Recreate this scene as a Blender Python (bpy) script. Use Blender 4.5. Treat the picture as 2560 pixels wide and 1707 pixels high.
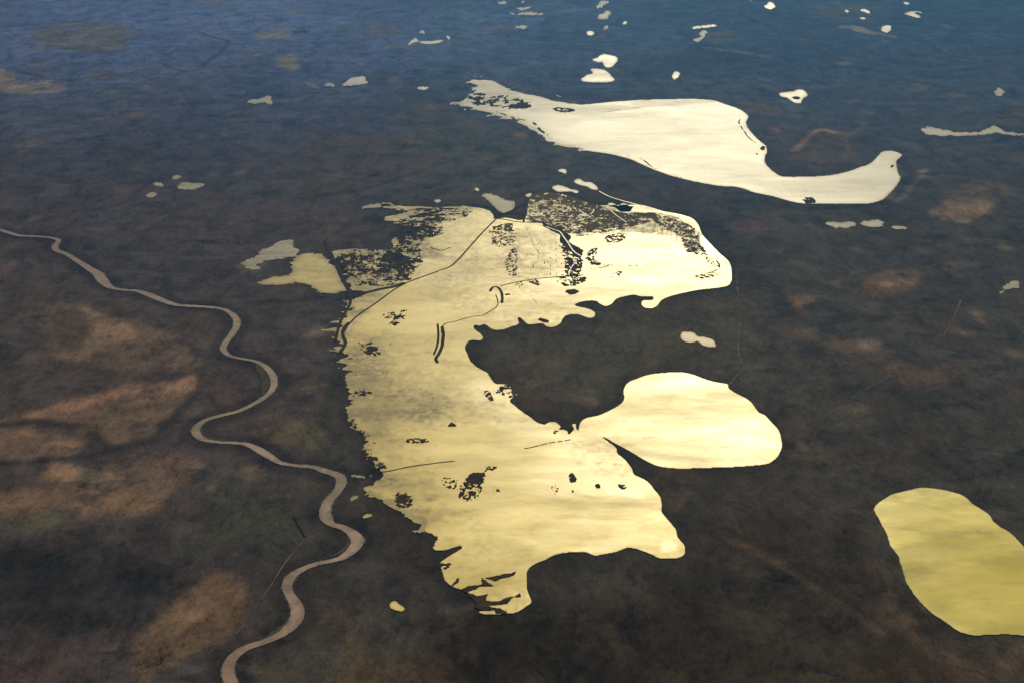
import bpy, math, random
import numpy as np
random.seed(7)
for o in list(bpy.data.objects): bpy.data.objects.remove(o)
sc = bpy.context.scene
COL = sc.collection
R = math.radians

# ------------------------------------------------------------------ camera
H = 8250.0            # metres above the plain
HFOV = R(36.8)
PITCH = R(22.0)        # below the horizon
cam_d = bpy.data.cameras.new('camera'); cam = bpy.data.objects.new('camera', cam_d); COL.objects.link(cam)
cam.location = (0, 0, H); cam.rotation_euler = (math.pi/2-PITCH, 0, 0)
cam_d.sensor_width = 36.0; cam_d.angle = HFOV
cam_d.clip_start = 10; cam_d.clip_end = 600000
sc.camera = cam

# ------------------------------------------------------------------ light
SUN_EL = R(27.0); SUN_AZ = R(7.0)          # azimuth clockwise from the view direction (+Y)
w = bpy.data.worlds.new('World'); sc.world = w; w.use_nodes = True
nt = w.node_tree; nt.nodes.clear()
sky = nt.nodes.new('ShaderNodeTexSky'); sky.sky_type = 'NISHITA'; sky.sun_disc = False
sky.sun_elevation = SUN_EL; sky.sun_rotation = SUN_AZ; sky.altitude = 0
bg = nt.nodes.new('ShaderNodeBackground'); bg.inputs['Strength'].default_value = 0.05
wo = nt.nodes.new('ShaderNodeOutputWorld')
nt.links.new(sky.outputs[0], bg.inputs[0]); nt.links.new(bg.outputs[0], wo.inputs[0])
sd = bpy.data.lights.new('sun', 'SUN'); sd.energy = 4.8; sd.angle = R(0.5); sd.color = (1.0, 0.86, 0.56)
sun = bpy.data.objects.new('sun', sd); COL.objects.link(sun)
sun.rotation_euler = (math.pi/2-SUN_EL, 0, math.pi-SUN_AZ)
sc.view_settings.view_transform = 'Standard'; sc.view_settings.look = 'None'
sc.view_settings.gamma = 1; sc.view_settings.exposure = 0.0

# ------------------------------------------------------------------ map helpers
# every outline below is a survey of the plain: points read off the photograph in eight-hundred-pixel windows
# and laid on the ground plane z = 0 in metres
WIN = {'A':(0,0),'B':(800,0),'C':(1600,0),'D':(0,500),'E':(600,450),'F':(1100,400),'G':(800,850),
       'H':(1300,850),'I':(0,1000),'J':(400,1174),'K':(1000,1174),'L':(1760,1174),'M':(1760,500),'N':(1760,0)}
TW = 2*math.tan(HFOV/2)
def ground_xy(px, py):
    u = (np.asarray(px, float)-1280)/2560*TW; v = (853.5-np.asarray(py, float))/2560*TW
    dy = math.cos(PITCH)+v*math.sin(PITCH); dz = -math.sin(PITCH)+v*math.cos(PITCH)
    t = H/np.maximum(-dz, 0.03)
    return u*t, dy*t
def T(win, pts):
    """window points -> metres on the ground"""
    ox, oy = WIN[win]; a = np.array(pts, float)/2.94
    x, y = ground_xy(a[:,0]+ox, a[:,1]+oy)
    return np.stack([x, y], 1)
def TT(*args):
    return np.concatenate([T(args[i], args[i+1]) for i in range(0, len(args), 2)])

def smooth(P, closed=True, n=5):
    """Catmull-Rom"""
    m = len(P); out = []
    if closed:
        g = lambda i: P[i % m]; rng = range(m)
    else:
        g = lambda i: P[min(max(i, 0), m-1)]; rng = range(m-1)
    for i in rng:
        a, b, c, d = g(i-1), g(i), g(i+1), g(i+2)
        for k in range(n):
            t = k/n
            out.append(0.5*((2*b)+(-a+c)*t+(2*a-5*b+4*c-d)*t*t+(-a+3*b-3*c+d)*t**3))
    if not closed: out.append(P[-1])
    return np.array(out)

def ragged(P, amp, seed=0, levels=4, closed=True):
    """fractal midpoint displacement of an outline; amp relative to edge length"""
    rs = np.random.RandomState(seed); Q = P
    for l in range(levels):
        n = len(Q); nx = np.roll(Q, -1, 0) if closed else Q[1:]
        a = Q if closed else Q[:-1]
        d = nx-a; L = np.hypot(d[:,0], d[:,1])
        nrm = np.stack([-d[:,1], d[:,0]], 1)
        mid = (a+nx)/2+nrm*(rs.randn(len(a), 1)*amp)
        out = np.empty((len(a)*2, 2)); out[0::2] = a; out[1::2] = mid
        if not closed: out = np.concatenate([out, Q[-1:]])
        Q = out
        if np.median(L) < 25: break
    return Q

rs0 = np.random.RandomState(11); TAB = rs0.rand(256, 256)
def vnoise(x, y, s=0):
    x = x+s*17.31; y = y+s*5.77
    xi = np.floor(x).astype(int); yi = np.floor(y).astype(int); fx = x-xi; fy = y-yi
    fx = fx*fx*(3-2*fx); fy = fy*fy*(3-2*fy)
    a = TAB[xi & 255, yi & 255]; b = TAB[(xi+1) & 255, yi & 255]
    c = TAB[xi & 255, (yi+1) & 255]; d = TAB[(xi+1) & 255, (yi+1) & 255]
    return (a*(1-fx)+b*fx)*(1-fy)+(c*(1-fx)+d*fx)*fy
def fbm(x, y, s=0, o=5, g=0.5):
    v = 0; a = 1; t = 0
    for i in range(o):
        v = v+a*vnoise(x*2**i+i*3.1, y*2**i-i*7.7, s+i*13); t += a; a *= g
    return v/t

class Grid:
    def __init__(s, P, margin=60, dx=None, dy=None):
        x0, y0 = P.min(0)-margin; x1, y1 = P.max(0)+margin
        cy = (y0+y1)/2; sl = math.hypot(cy, H)
        px = sl*TW/1024
        s.dx = dx or px*0.62; s.dy = dy or px*0.62*sl/H*0.8
        s.xs = np.arange(x0, x1+s.dx, s.dx); s.ys = np.arange(y0, y1+s.dy, s.dy)
        s.X, s.Y = np.meshgrid(s.xs, s.ys)
    def fill(s, P):
        m = np.zeros(s.X.shape, bool)
        x = P[:,0]; y = P[:,1]; x2 = np.roll(x, -1); y2 = np.roll(y, -1)
        j0 = max(0, int((y.min()-s.ys[0])/s.dy)); j1 = min(len(s.ys), int((y.max()-s.ys[0])/s.dy)+2)
        for j in range(j0, j1):
            yy = s.ys[j]
            k = (y > yy) != (y2 > yy)
            if not k.any(): continue
            xc = np.sort(x[k]+(yy-y[k])*(x2[k]-x[k])/(y2[k]-y[k]))
            idx = np.searchsorted(xc, s.xs)
            m[j] = (idx % 2) == 1
        return m
    def stroke(s, P, width):
        """distance mask round a polyline; width is a number or one per point"""
        m = np.zeros(s.X.shape, bool); wv = np.broadcast_to(np.asarray(width, float), (len(P),))
        for i in range(len(P)-1):
            a, b = P[i], P[i+1]; wm = max(wv[i], wv[i+1])/2+max(s.dx, s.dy)
            i0 = max(0, int((min(a[0], b[0])-wm-s.xs[0])/s.dx)); i1 = max(0, int((max(a[0], b[0])+wm-s.xs[0])/s.dx)+2)
            j0 = max(0, int((min(a[1], b[1])-wm-s.ys[0])/s.dy)); j1 = max(0, int((max(a[1], b[1])+wm-s.ys[0])/s.dy)+2)
            X = s.X[j0:j1, i0:i1]; Y = s.Y[j0:j1, i0:i1]
            if X.size == 0: continue
            d = b-a; L2 = (d**2).sum()+1e-9
            t = np.clip(((X-a[0])*d[0]+(Y-a[1])*d[1])/L2, 0, 1)
            dist = np.hypot(X-a[0]-t*d[0], Y-a[1]-t*d[1])
            m[j0:j1, i0:i1] |= dist < (wv[i]*(1-t)+wv[i+1]*t)/2
        return m

def blur(f, rx, ry, n=2):
    f = f.astype(float)
    for _ in range(n):
        for ax, r in ((1, rx), (0, ry)):
            r = int(r)
            if r < 1: continue
            p = [(0, 0), (0, 0)]; p[ax] = (r+1, r)
            c = np.cumsum(np.pad(f, p, mode='edge'), axis=ax)
            N = f.shape[ax]
            hi = np.take(c, np.arange(2*r+1, 2*r+1+N), axis=ax); lo = np.take(c, np.arange(0, N), axis=ax)
            f = (hi-lo)/(2*r+1)
    return f
def soft1(m):
    """one-cell smoothing of a mask so that contours run clean"""
    p = np.pad(m.astype(float), 1, mode='edge')
    return (4*p[1:-1,1:-1]+2*(p[:-2,1:-1]+p[2:,1:-1]+p[1:-1,:-2]+p[1:-1,2:])+p[:-2,:-2]+p[:-2,2:]+p[2:,:-2]+p[2:,2:])/16

def contour_mesh(name, g, f, z=0.0, zf=None, iso=0.5, attrs=None):
    """mesh of the region f > iso on grid g; whole cells as quads, edge cells cut along the contour"""
    ny, nx = f.shape; ins = f > iso
    full = ins[:-1,:-1] & ins[1:,:-1] & ins[:-1,1:] & ins[1:,1:]
    anyc = ins[:-1,:-1] | ins[1:,:-1] | ins[:-1,1:] | ins[1:,1:]
    jj, ii = np.nonzero(full)
    used = np.zeros((ny, nx), bool)
    for a, b in ((0,0),(0,1),(1,0),(1,1)): used[jj+a, ii+b] = True
    idx = np.full((ny, nx), -1); idx[used] = np.arange(used.sum())
    Z = np.full((ny, nx), float(z)) if zf is None else zf
    V = [np.stack([g.X[used], g.Y[used], Z[used]], 1)]
    A = {k: [v[used]] for k, v in (attrs or {}).items()}
    quads = np.stack([idx[jj,ii], idx[jj,ii+1], idx[jj+1,ii+1], idx[jj+1,ii]], 1)
    base = int(used.sum()); tris = []; q2 = []
    bj, bi = np.nonzero(anyc & ~full)
    def pack(j, i):
        c = [g.X[j,i], g.Y[j,i], Z[j,i], f[j,i]]+[v[j,i] for v in (attrs or {}).values()]
        return np.stack(c, 1)
    if len(bj):
        c00, c10, c11, c01 = pack(bj,bi), pack(bj,bi+1), pack(bj+1,bi+1), pack(bj+1,bi)
        def lerp(a, b):
            t = ((iso-a[:,3])/(b[:,3]-a[:,3]+1e-12)).clip(0,1)[:,None]; return a+(b-a)*t
        for tri in ((c00,c10,c11),(c00,c11,c01)):
            S = [t[:,3] > iso for t in tri]; cnt = S[0].astype(int)+S[1]+S[2]
            for k in range(3):
                a, b, c = tri[k], tri[(k+1)%3], tri[(k+2)%3]
                m = (cnt == 1) & S[k]
                if m.any(): tris.append((a[m], lerp(a[m], b[m]), lerp(a[m], c[m])))
                m = (cnt == 2) & ~S[(k+2)%3]
                if m.any(): q2.append((a[m], b[m], lerp(b[m], c[m]), lerp(a[m], c[m])))
            m = cnt == 3
            if m.any(): tris.append(tuple(t[m] for t in tri))
    faces_v = [quads.ravel()]; sizes = [np.full(len(quads), 4)]
    keys = list(A)
    for grp in tris+q2:
        n = len(grp[0]); k = len(grp)
        arr = np.stack(grp, 1).reshape(n*k, -1)
        V.append(arr[:,:3])
        for q, key in enumerate(keys): A[key].append(arr[:,4+q])
        faces_v.append(np.arange(base, base+n*k)); sizes.append(np.full(n, k)); base += n*k
    V = np.concatenate(V); fv = np.concatenate(faces_v).astype(np.int32); sz = np.concatenate(sizes).astype(np.int32)
    if len(sz) == 0: print('EMPTY', name); return None
    me = bpy.data.meshes.new(name)
    me.vertices.add(len(V)); me.vertices.foreach_set('co', V.astype(np.float32).ravel())
    me.loops.add(len(fv)); me.loops.foreach_set('vertex_index', fv)
    me.polygons.add(len(sz)); st = np.concatenate([[0], np.cumsum(sz)[:-1]]).astype(np.int32)
    me.polygons.foreach_set('loop_start', st); me.polygons.foreach_set('loop_total', sz)
    me.update(calc_edges=True)
    for key in keys:
        a = me.attributes.new(key, 'FLOAT', 'POINT'); a.data.foreach_set('value', np.concatenate(A[key]).astype(np.float32))
    return me

def link(name, me, mat, label=None, cat=None, kind=None, group=None):
    if me is None: print('EMPTY', label); return None
    o = bpy.data.objects.new(name, me); COL.objects.link(o)
    if mat: me.materials.append(mat)
    if label: o['label'] = label
    if cat: o['category'] = cat
    if kind: o['kind'] = kind
    if group: o['group'] = group
    return o

# ------------------------------------------------------------------ materials
class NT:
    def __init__(s, name):
        s.m = bpy.data.materials.new(name); s.m.use_nodes = True; s.t = s.m.node_tree
        s.b = s.t.nodes['Principled BSDF']; s.out = s.t.nodes['Material Output']
        s.b.inputs['Specular IOR Level'].default_value = 0.0
        s.pos = s.n('ShaderNodeNewGeometry').outputs['Position']
    def n(s, t, **k):
        x = s.t.nodes.new(t)
        for a, b in k.items(): setattr(x, a, b)
        return x
    def l(s, a, b): s.t.links.new(a, b)
    def noise(s, scale, detail=6, rough=0.55, stretch=(1,1,1), rot=0, dist=0, vec=None):
        mp = s.n('ShaderNodeMapping'); mp.inputs['Scale'].default_value = tuple(c*scale for c in stretch)
        mp.inputs['Rotation'].default_value = (0, 0, rot)
        s.l(vec or s.pos, mp.inputs[0])
        x = s.n('ShaderNodeTexNoise'); x.inputs['Scale'].default_value = 1; x.inputs['Detail'].default_value = detail
        x.inputs['Roughness'].default_value = rough; x.inputs['Distortion'].default_value = dist
        s.l(mp.outputs[0], x.inputs['Vector']); return x.outputs[0]
    def rng(s, v, a, b, c, d, cl=True):
        x = s.n('ShaderNodeMapRange'); x.clamp = cl
        for i, q in enumerate((a, b, c, d)): x.inputs[i+1].default_value = q
        s.l(v, x.inputs[0]); return x.outputs[0]
    def mix(s, f, a, b, mode='MIX'):
        x = s.n('ShaderNodeMix', data_type='RGBA', blend_type=mode)
        for sock, v in ((x.inputs[0], f), (x.inputs[6], a), (x.inputs[7], b)):
            if isinstance(v, (int, float)): sock.default_value = v
            elif isinstance(v, tuple): sock.default_value = v+(1,)
            else: s.l(v, sock)
        return x.outputs[2]
    def math(s, op, a, b=0.0):
        x = s.n('ShaderNodeMath', operation=op)
        for i, v in enumerate((a, b)):
            if isinstance(v, (int, float)): x.inputs[i].default_value = v
            else: s.l(v, x.inputs[i])
        return x.outputs[0]
    def attr(s, name):
        x = s.n('ShaderNodeAttribute'); x.attribute_name = name; return x

def water_mat(name, silt, rough=0.5, mud_add=0.0, streak=1.0, mudcol=(0.17, 0.125, 0.06), spec=0.5, tint=(1, 0.93, 0.72)):
    k = NT(name)
    n1 = k.noise(1/900, 5, 0.6, (0.5, 1, 1), rot=0.12, dist=0.6)
    n2 = k.noise(1/260, 5, 0.65, (0.3, 1, 1), rot=0.12, dist=0.4)
    n3 = k.noise(1/2600, 3, 0.5, (0.6, 1, 1), rot=-0.4)
    s1 = k.math('ADD', k.math('MULTIPLY', n1, 0.6), k.math('MULTIPLY', n2, 0.4))
    rg = k.rng(s1, 0.35, 0.65, rough-0.025*streak, rough+0.035*streak)
    rg2 = k.math('ADD', rg, k.rng(n3, 0.35, 0.65, -0.02*streak, 0.02*streak))
    k.l(rg2, k.b.inputs['Roughness'])
    k.b.inputs['IOR'].default_value = 1.333
    k.b.inputs['Specular Tint'].default_value = tint+(1,)
    k.l(k.mix(k.rng(n1, 0.3, 0.7, 0, 1), silt, tuple(c*0.72 for c in silt)), k.b.inputs['Base Color'])
    sl = k.attr('painted_glare').outputs['Fac']  # painted glare: lifts the specular level and whitens its tint
    rip = k.noise(1/55, 5, 0.8, (0.6, .7, 1), rot=0.1)
    k.l(k.math('ADD', k.math('ADD', k.rng(s1, 0.36, 0.66, spec*(1+0.34*streak), spec*(1-0.42*streak)), k.rng(rip, 0.3, 0.7, -0.16, 0.16)), k.math('MULTIPLY', sl, 0.45)), k.b.inputs['Specular IOR Level'])
    k.l(k.mix(sl, tint, (1.0, 0.97, 0.88)), k.b.inputs['Specular Tint'])
    # wet mud showing through: amount stored per vertex
    mud = k.n('ShaderNodeBsdfPrincipled'); mud.inputs['Roughness'].default_value = 0.75
    mud.inputs['Specular IOR Level'].default_value = 0.25
    fine = k.noise(1/60, 6, 0.78, (0.9, .6, 1), rot=0.2)
    k.l(k.mix(k.rng(k.math('ADD', k.math('MULTIPLY', n2, 0.5), k.math('MULTIPLY', fine, 0.5)), 0.38, 0.62, 0, 1), tuple(c*0.45 for c in mudcol), tuple(c*1.7 for c in mudcol)), mud.inputs['Base Color'])
    a = k.attr('mud').outputs['Fac']
    f = k.math('ADD', k.math('MULTIPLY', a, k.rng(fine, 0.35, 0.65, 0.4, 1.6)), mud_add)
    cl = k.n('ShaderNodeClamp'); k.l(f, cl.inputs[0])
    mx = k.n('ShaderNodeMixShader'); k.l(cl.outputs[0], mx.inputs[0]); k.l(k.b.outputs[0], mx.inputs[1]); k.l(mud.outputs[0], mx.inputs[2])
    k.l(mx.outputs[0], k.out.inputs[0])
    return k.m
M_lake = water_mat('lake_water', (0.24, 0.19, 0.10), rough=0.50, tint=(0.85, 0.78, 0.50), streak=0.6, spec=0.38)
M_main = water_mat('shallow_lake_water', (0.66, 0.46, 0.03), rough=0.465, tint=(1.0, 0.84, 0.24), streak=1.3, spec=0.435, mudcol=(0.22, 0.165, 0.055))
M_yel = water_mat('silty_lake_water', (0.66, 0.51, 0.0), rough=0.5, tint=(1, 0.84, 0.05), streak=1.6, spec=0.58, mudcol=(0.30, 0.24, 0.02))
M_pond = water_mat('pond_water', (0.26, 0.22, 0.14), rough=0.5)
M_dim = water_mat('weedy_pond_water', (0.22, 0.20, 0.12), rough=0.52, mud_add=0.42, mudcol=(0.24, 0.20, 0.12), tint=(1, .87, .5))
M_tan = water_mat('peaty_pond_water', (0.62, 0.45, 0.26), rough=0.5, mud_add=0.3, mudcol=(0.6, 0.45, 0.26), spec=0.3)
M_river = water_mat('river_water', (0.31, 0.17, 0.125), rough=0.5, mud_add=0.2, mudcol=(0.17, 0.11, 0.07), spec=0.4, tint=(1, .8, .6))

def dirt_mat(name, col, var=0.5, scale=1/120, stretch=(0.6, 1, 1)):
    k = NT(name); k.b.inputs['Roughness'].default_value = 0.95
    n = k.noise(scale, 7, 0.7, stretch)
    k.l(k.mix(k.rng(n, 0.3, 0.7, 0, 1), tuple(c*(1-var) for c in col), tuple(c*(1+var) for c in col)), k.b.inputs['Base Color'])
    return k.m
M_reed = dirt_mat('reed_and_mud', (0.055, 0.040, 0.022))
M_marsh = dirt_mat('flooded_grass', (0.125, 0.090, 0.045), 0.55, 1/40)
M_bank = dirt_mat('embankment_earth', (0.060, 0.045, 0.028))
M_track = dirt_mat('dry_track_dirt', (0.15, 0.12, 0.095), 0.6, 1/200)
M_dark = dirt_mat('dark_road_dirt', (0.020, 0.018, 0.018), 0.4, 1/300)
M_bar = dirt_mat('damp_sandbar', (0.085, 0.068, 0.048), 0.5, 1/60)
M_sand = dirt_mat('river_sand', (0.17, 0.13, 0.095), 0.35, 1/90)

# ------------------------------------------------------------------ ground
def axis(lo, a, b, hi, step, n):
    left = lo+(a-lo)*(1-np.linspace(1, 0, n, endpoint=False)**2)
    right = b+(hi-b)*np.linspace(0, 1, n+1)[1:]**2
    return np.concatenate([left, np.arange(a, b, step), [b], right])
class GG(Grid):
    def __init__(s, xs, ys):
        s.xs = xs; s.ys = ys; s.X, s.Y = np.meshgrid(xs, ys)
GX0, GX1, GY0, GY1, GDX, GDY = -17500., 17500., 11500., 50500., 34., 58.
GF = Grid(np.array([[GX0, GY0], [GX1, GY1]]), 0, GDX, GDY)     # fine working area
paint = np.ones(GF.X.shape+(3,)); 
def sub(P, m):
    g = Grid.__new__(Grid); g.dx = GF.dx; g.dy = GF.dy
    i0 = max(0, int((P[:,0].min()-m-GF.xs[0])/GDX)); i1 = max(0, int((P[:,0].max()+m-GF.xs[0])/GDX)+1)
    j0 = max(0, int((P[:,1].min()-m-GF.ys[0])/GDY)); j1 = max(0, int((P[:,1].max()+m-GF.ys[0])/GDY)+1)
    g.xs = GF.xs[i0:i1]; g.ys = GF.ys[j0:j1]; g.X = GF.X[j0:j1, i0:i1]; g.Y = GF.Y[j0:j1, i0:i1]
    return g, (slice(j0, j1), slice(i0, i1))
def lay(P, col, feather=300, strength=1.0, tex=0.5, tscale=500, seed=1):
    """soil patch: outline P in metres, colour factor relative to the plain, soft margin in metres"""
    g, sl = sub(P, 2*feather+200)
    if g.X.size == 0: return
    P = ragged(smooth(P, True, 3), 0.10, seed)
    m = blur(g.fill(P), max(1, feather/75), max(1, feather/120))
    n = fbm(g.X/tscale*1.5, g.Y/tscale/1.1, seed, 6, 0.65); n = 0.6*n+0.4*fbm(g.X/90, g.Y/170, seed+3, 3, 0.7)
    a = np.clip((m+0.5*(n-0.5)*(m > 0.02)*(m < 0.98))*(1+tex*4.5*(n-0.5)), 0, 1)*strength
    paint[sl] = paint[sl]*(1-a[...,None])+np.array(col)*a[...,None]
def lay_line(P, width, col, strength=1.0, feather=60, seed=1):
    g, sl = sub(P, width+2*feather+100)
    if g.X.size == 0: return
    m = blur(g.stroke(smooth(P, False), max(width, 62)), max(1, feather/75), max(1, feather/120), 1)*min(1, width/60)
    n = fbm(g.X/400, g.Y/400, seed, 4)
    a = np.clip(m*(0.5+n), 0, 1)*strength
    paint[sl] = paint[sl]*(1-a[...,None])+np.array(col)*a[...,None]
def ell(win, cx, cy, rx, ry, n=16):
    return T(win, [(cx+rx*math.cos(t*2*math.pi/n), cy+ry*math.sin(t*2*math.pi/n)) for t in range(n)])

BR = (3.5, 2.6, 2.1); BR2 = (2.4, 1.9, 1.65); PK = (2.6, 2.3, 2.5); GRY = (1.6, 1.6, 1.4); DK = (0.28, 0.33, 0.42)
# broad differences of soil over the plain
n1 = fbm(GF.X/5200, GF.Y/6200, 3, 4); n2 = fbm(GF.X/1500, GF.Y/1900, 8, 5, 0.6); n3 = fbm(GF.X/1300, GF.Y/600, 21, 5, 0.6)
paint *= (0.55+0.5*n1+0.45*n2)[...,None]
paint *= np.stack([0.86+0.28*n3, 0.93+0.14*n3, 1.1-0.2*n3], -1)
lay(T('F', [(200,1200),(900,1100),(2100,950),(2352,1200),(2352,1900),(1500,1900),(500,1900)]), (1.3,1.3,1.1), 700, 0.8, 0.4, 900, 40)
far = np.clip((GF.Y-26000)/14000, 0, 1)[..., None]      # blue of the distant haze painted into the far ground colour
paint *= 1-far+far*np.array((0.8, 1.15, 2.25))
paint *= np.where(GF.X[..., None] < -2500, np.array((1.08, 0.98, 1.12)), 1.0)
lf = np.clip((GF.Y-30000)/12000, 0, 1)*np.clip(0.5-GF.X/16000+1.2*(fbm(GF.X/2600, GF.Y/4200, 44, 5, .6)-.5), 0, 1)  # far left: paler blue haze painted into the ground colour, broken by noise
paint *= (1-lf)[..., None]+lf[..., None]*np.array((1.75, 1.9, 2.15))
lay(T('D', [(-300,500),(300,600),(1250,850),(1550,900),(1500,1300),(1300,1567),(-400,1567)]), (1.2,1.08,1.05), 900, 0.6, 0.8, 900, 2)
lay(T('D', [(350,760),(1150,900),(1400,1060),(1250,1150),(1000,1240),(600,1180),(380,1100)]), BR2, 250, 0.75, 1.0, 350, 3)
lay(T('D', [(600,790),(740,830),(900,890),(1020,1000),(960,1030),(800,1040),(700,1090),(590,1170),(420,1140),(560,1130),(640,1030),(680,950)]), (4.0,3.2,2.6), 60, 0.85, 0.8, 240, 4)
lay(T('D', [(390,830),(600,820),(660,900),(640,1010),(540,1100),(420,1090),(380,960)]), (1.2,1.0,0.9), 150, 0.8, 0.4, 240, 5)
lay(T('D', [(1050,950),(1200,945),(1180,965),(1060,970)]), PK, 60, 0.8)
lay(T('D', [(1220,1080),(1400,1050),(1350,1110),(1240,1120)]), BR2, 60, 0.8)
lay(T('D', [(500,545),(620,570),(570,590)]), PK, 60, 0.9); lay(T('D', [(175,1155),(210,1130),(260,1155),(200,1185)]), (2.6,2.5,2.7), 50, 1)
lay(T('D', [(-100,430),(120,450),(60,560),(-100,640)]), (1.8,1.5,1.7), 120, 0.8)
lay(T('I', [(-200,190),(300,80),(620,-40),(1330,-30),(1200,160),(1050,260),(850,340),(760,300),(600,200),(450,170),(400,130),(100,190)]), (2.3,1.85,1.65), 50, 0.9, 0.4, 500, 6)
lay(T('D', [(300,1567),(480,1480),(750,1410),(950,1350),(1250,1340),(1450,1280),(1400,1400),(1280,1470),(1000,1440),(850,1450),(600,1520),(400,1567)]), (4.2,3.0,2.5), 60, 0.9, 0.7, 260, 7)
lay(T('I', [(150,110),(420,50),(560,60),(560,110),(480,150),(380,140)]), (3.8,2.8,2.5), 60, 0.8, 0.8, 200, 8)
lay(T('I', [(-200,260),(200,190),(500,280),(600,300),(480,430),(250,445),(-200,445)]), (2.5,2.0,1.75), 40, 0.9, 0.6, 260, 9)
lay(T('I', [(100,260),(180,200),(250,200),(240,250)]), BR, 60, 0.8); lay(T('I', [(300,320),(450,280),(570,290),(460,400),(400,330)]), BR, 70, 0.7)
lay(T('I', [(400,460),(520,450),(620,550),(580,630),(420,600),(300,570)]), (3.6,2.7,2.0), 50, 0.9, 0.7, 200, 10)
lay(T('I', [(-200,700),(400,620),(600,570),(850,460),(1200,410),(1450,430),(1400,560),(1200,720),(1180,790),(900,830),(620,860),(500,800),(-200,840)]), (2.6,2.0,1.75), 40, 0.95, 0.6, 420, 11)
lay(T('I', [(750,750),(950,680),(1100,690),(1150,780),(850,820)]), (3.5,2.6,1.8), 60, 0.8, 0.9, 200, 12)
lay(T('I', [(640,570),(850,480),(900,500),(640,640)]), BR, 60, 0.7, 0.8, 200, 12)
lay(T('I', [(-200,840),(480,830),(250,950),(-200,900)]), (1.5,1.6,1.3), 80, 0.9)
lay(T('I', [(1560,560),(1780,600),(2100,900),(2090,1090),(1800,1080),(1500,1130),(1300,1100),(1500,900)]), (1.15,1.4,1.15), 350, 0.9, 0.8, 400, 13)
lay(T('I', [(1900,300),(2000,180),(2352,150),(2352,340),(2200,345),(2050,320)]), (1.7,1.75,1.3), 120, 0.9, 0.8, 250, 14)
lay(T('J', [(-150,1250),(100,980),(250,850),(450,740),(620,880),(600,1050),(520,1180),(350,1290),(100,1420),(-150,1567)]), (2.5,1.95,1.5), 90, 0.95, 0.5, 400, 15)
lay(T('J', [(100,1000),(300,900),(420,960),(300,1080),(120,1120)]), BR, 100, 0.6, 0.8, 200, 16)
lay(T('J', [(1250,1000),(1400,980),(1350,1100),(1200,1150)]), (1.5,1.3,1.05), 120, 0.8)
lay(T('J', [(1400,1180),(1600,1400),(1600,1567),(1300,1567),(1350,1300)]), (1.5,1.3,1.0), 120, 0.8, 0.9, 200, 17)
lay(T('J', [(1750,1400),(2352,1150),(2352,1567),(1700,1567)]), (1.5,1.15,0.85), 250, 0.8, 0.9, 300, 18)
lay(T('J', [(1050,820),(1500,700),(1950,850),(1600,1000),(1100,1050)]), (0.65,0.68,0.8), 300, 0.7)
lay(T('I', [(-300,1200),(400,1000),(1200,1100),(1300,1500),(700,1700),(-300,1800)]), DK, 700, 0.85, 0.5, 900, 19)
lay(T('J', [(300,100),(900,0),(1150,300),(900,700),(300,650)]), (0.7,0.75,0.85), 300, 0.5, 0.6, 500, 19)
lay(T('K', [(300,1100),(960,1000),(2000,900),(2352,800),(2352,1700),(300,1700)]), (0.36,0.31,0.24), 800, 0.95, 0.5, 700, 20)
lay(T('L', [(100,300),(1300,500),(1700,1200),(2400,1400),(2400,1700),(-200,1700)]), (0.62,0.52,0.40), 800, 0.85, 0.5, 700, 21)
lay(T('L', [(1250,650),(1350,720),(1500,1050),(1900,1400),(2100,1500),(1900,1500),(1350,1050)]), (1.7,1.45,1.2), 120, 0.6, 0.9, 300, 22)
lay(T('L', [(2150,1450),(2352,1200),(2450,1250),(2200,1480)]), (1.8,1.5,1.3), 90, 0.7)
lay(T('H', [(1000,940),(1250,960),(1150,1300),(1050,1250),(900,1000)]), (1.6,1.3,1.05), 120, 0.8, 1.0, 160, 23)
lay(T('H', [(1900,600),(2150,620),(1950,900),(1920,700)]), (1.5,1.25,1.05), 150, 0.7)
lay(T('G', [(1250,180),(1450,200),(1700,500),(1500,480),(1380,380)]), (1.5,1.15,1.0), 150, 0.7)
lay(T('A', [(250,230),(620,150),(930,200),(950,300),(820,370),(400,360)]), (2.2,2.1,2.2), 350, 0.9, 0.8, 800, 24)
lay(T('A', [(-100,490),(60,520),(150,600),(380,590),(470,670),(150,690),(-100,640)]), (3.2,3.0,3.2), 200, 1, 0.8, 400, 25)
lay(T('A', [(1880,290),(1920,240),(2140,210),(2140,260),(2060,290)]), (3.0,3.0,3.1), 160, 0.9, 0.8, 500, 26)
lay(T('A', [(2050,420),(2150,390),(2200,450),(2170,520),(2050,490)]), (3.0,3.0,3.1), 200, 0.9, 0.5, 500, 27)
lay(T('A', [(650,560),(720,500),(880,530),(900,570),(750,590)]), (1.5,1.5,1.6), 120, 0.7, 0.5, 500, 27)
lay(T('B', [(300,230),(550,180),(600,260),(400,280)]), (1.9,1.8,2.0), 350, 0.7, 0.5, 700, 28)
lay(T('B', [(600,800),(1000,800),(1500,1050),(1200,1250),(700,1150)]), (1.35,1.4,1.15), 500, 0.6, 0.9, 700, 28)
lay(T('B', [(0,1000),(600,1000),(900,1200),(400,1350),(-400,1350)]), (1.35,1.15,1.1), 600, 0.7, 0.9, 700, 28)
lay(T('M', [(1200,560),(1560,510),(1560,620),(1400,680),(1220,710)]), (2.2,1.7,1.3), 120, 0.9, 0.9, 200, 29)
lay(T('M', [(1290,615),(1380,600),(1430,620),(1340,635)]), (4.5,3.6,2.7), 50, 0.9)
lay(T('M', [(940,620),(960,590),(1010,590),(990,640)]), (3,2.4,2.2), 60, 0.7); lay(T('M', [(1480,590),(1560,560),(1560,610)]), (2.6,2.5,1.9), 60, 0.7)
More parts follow.
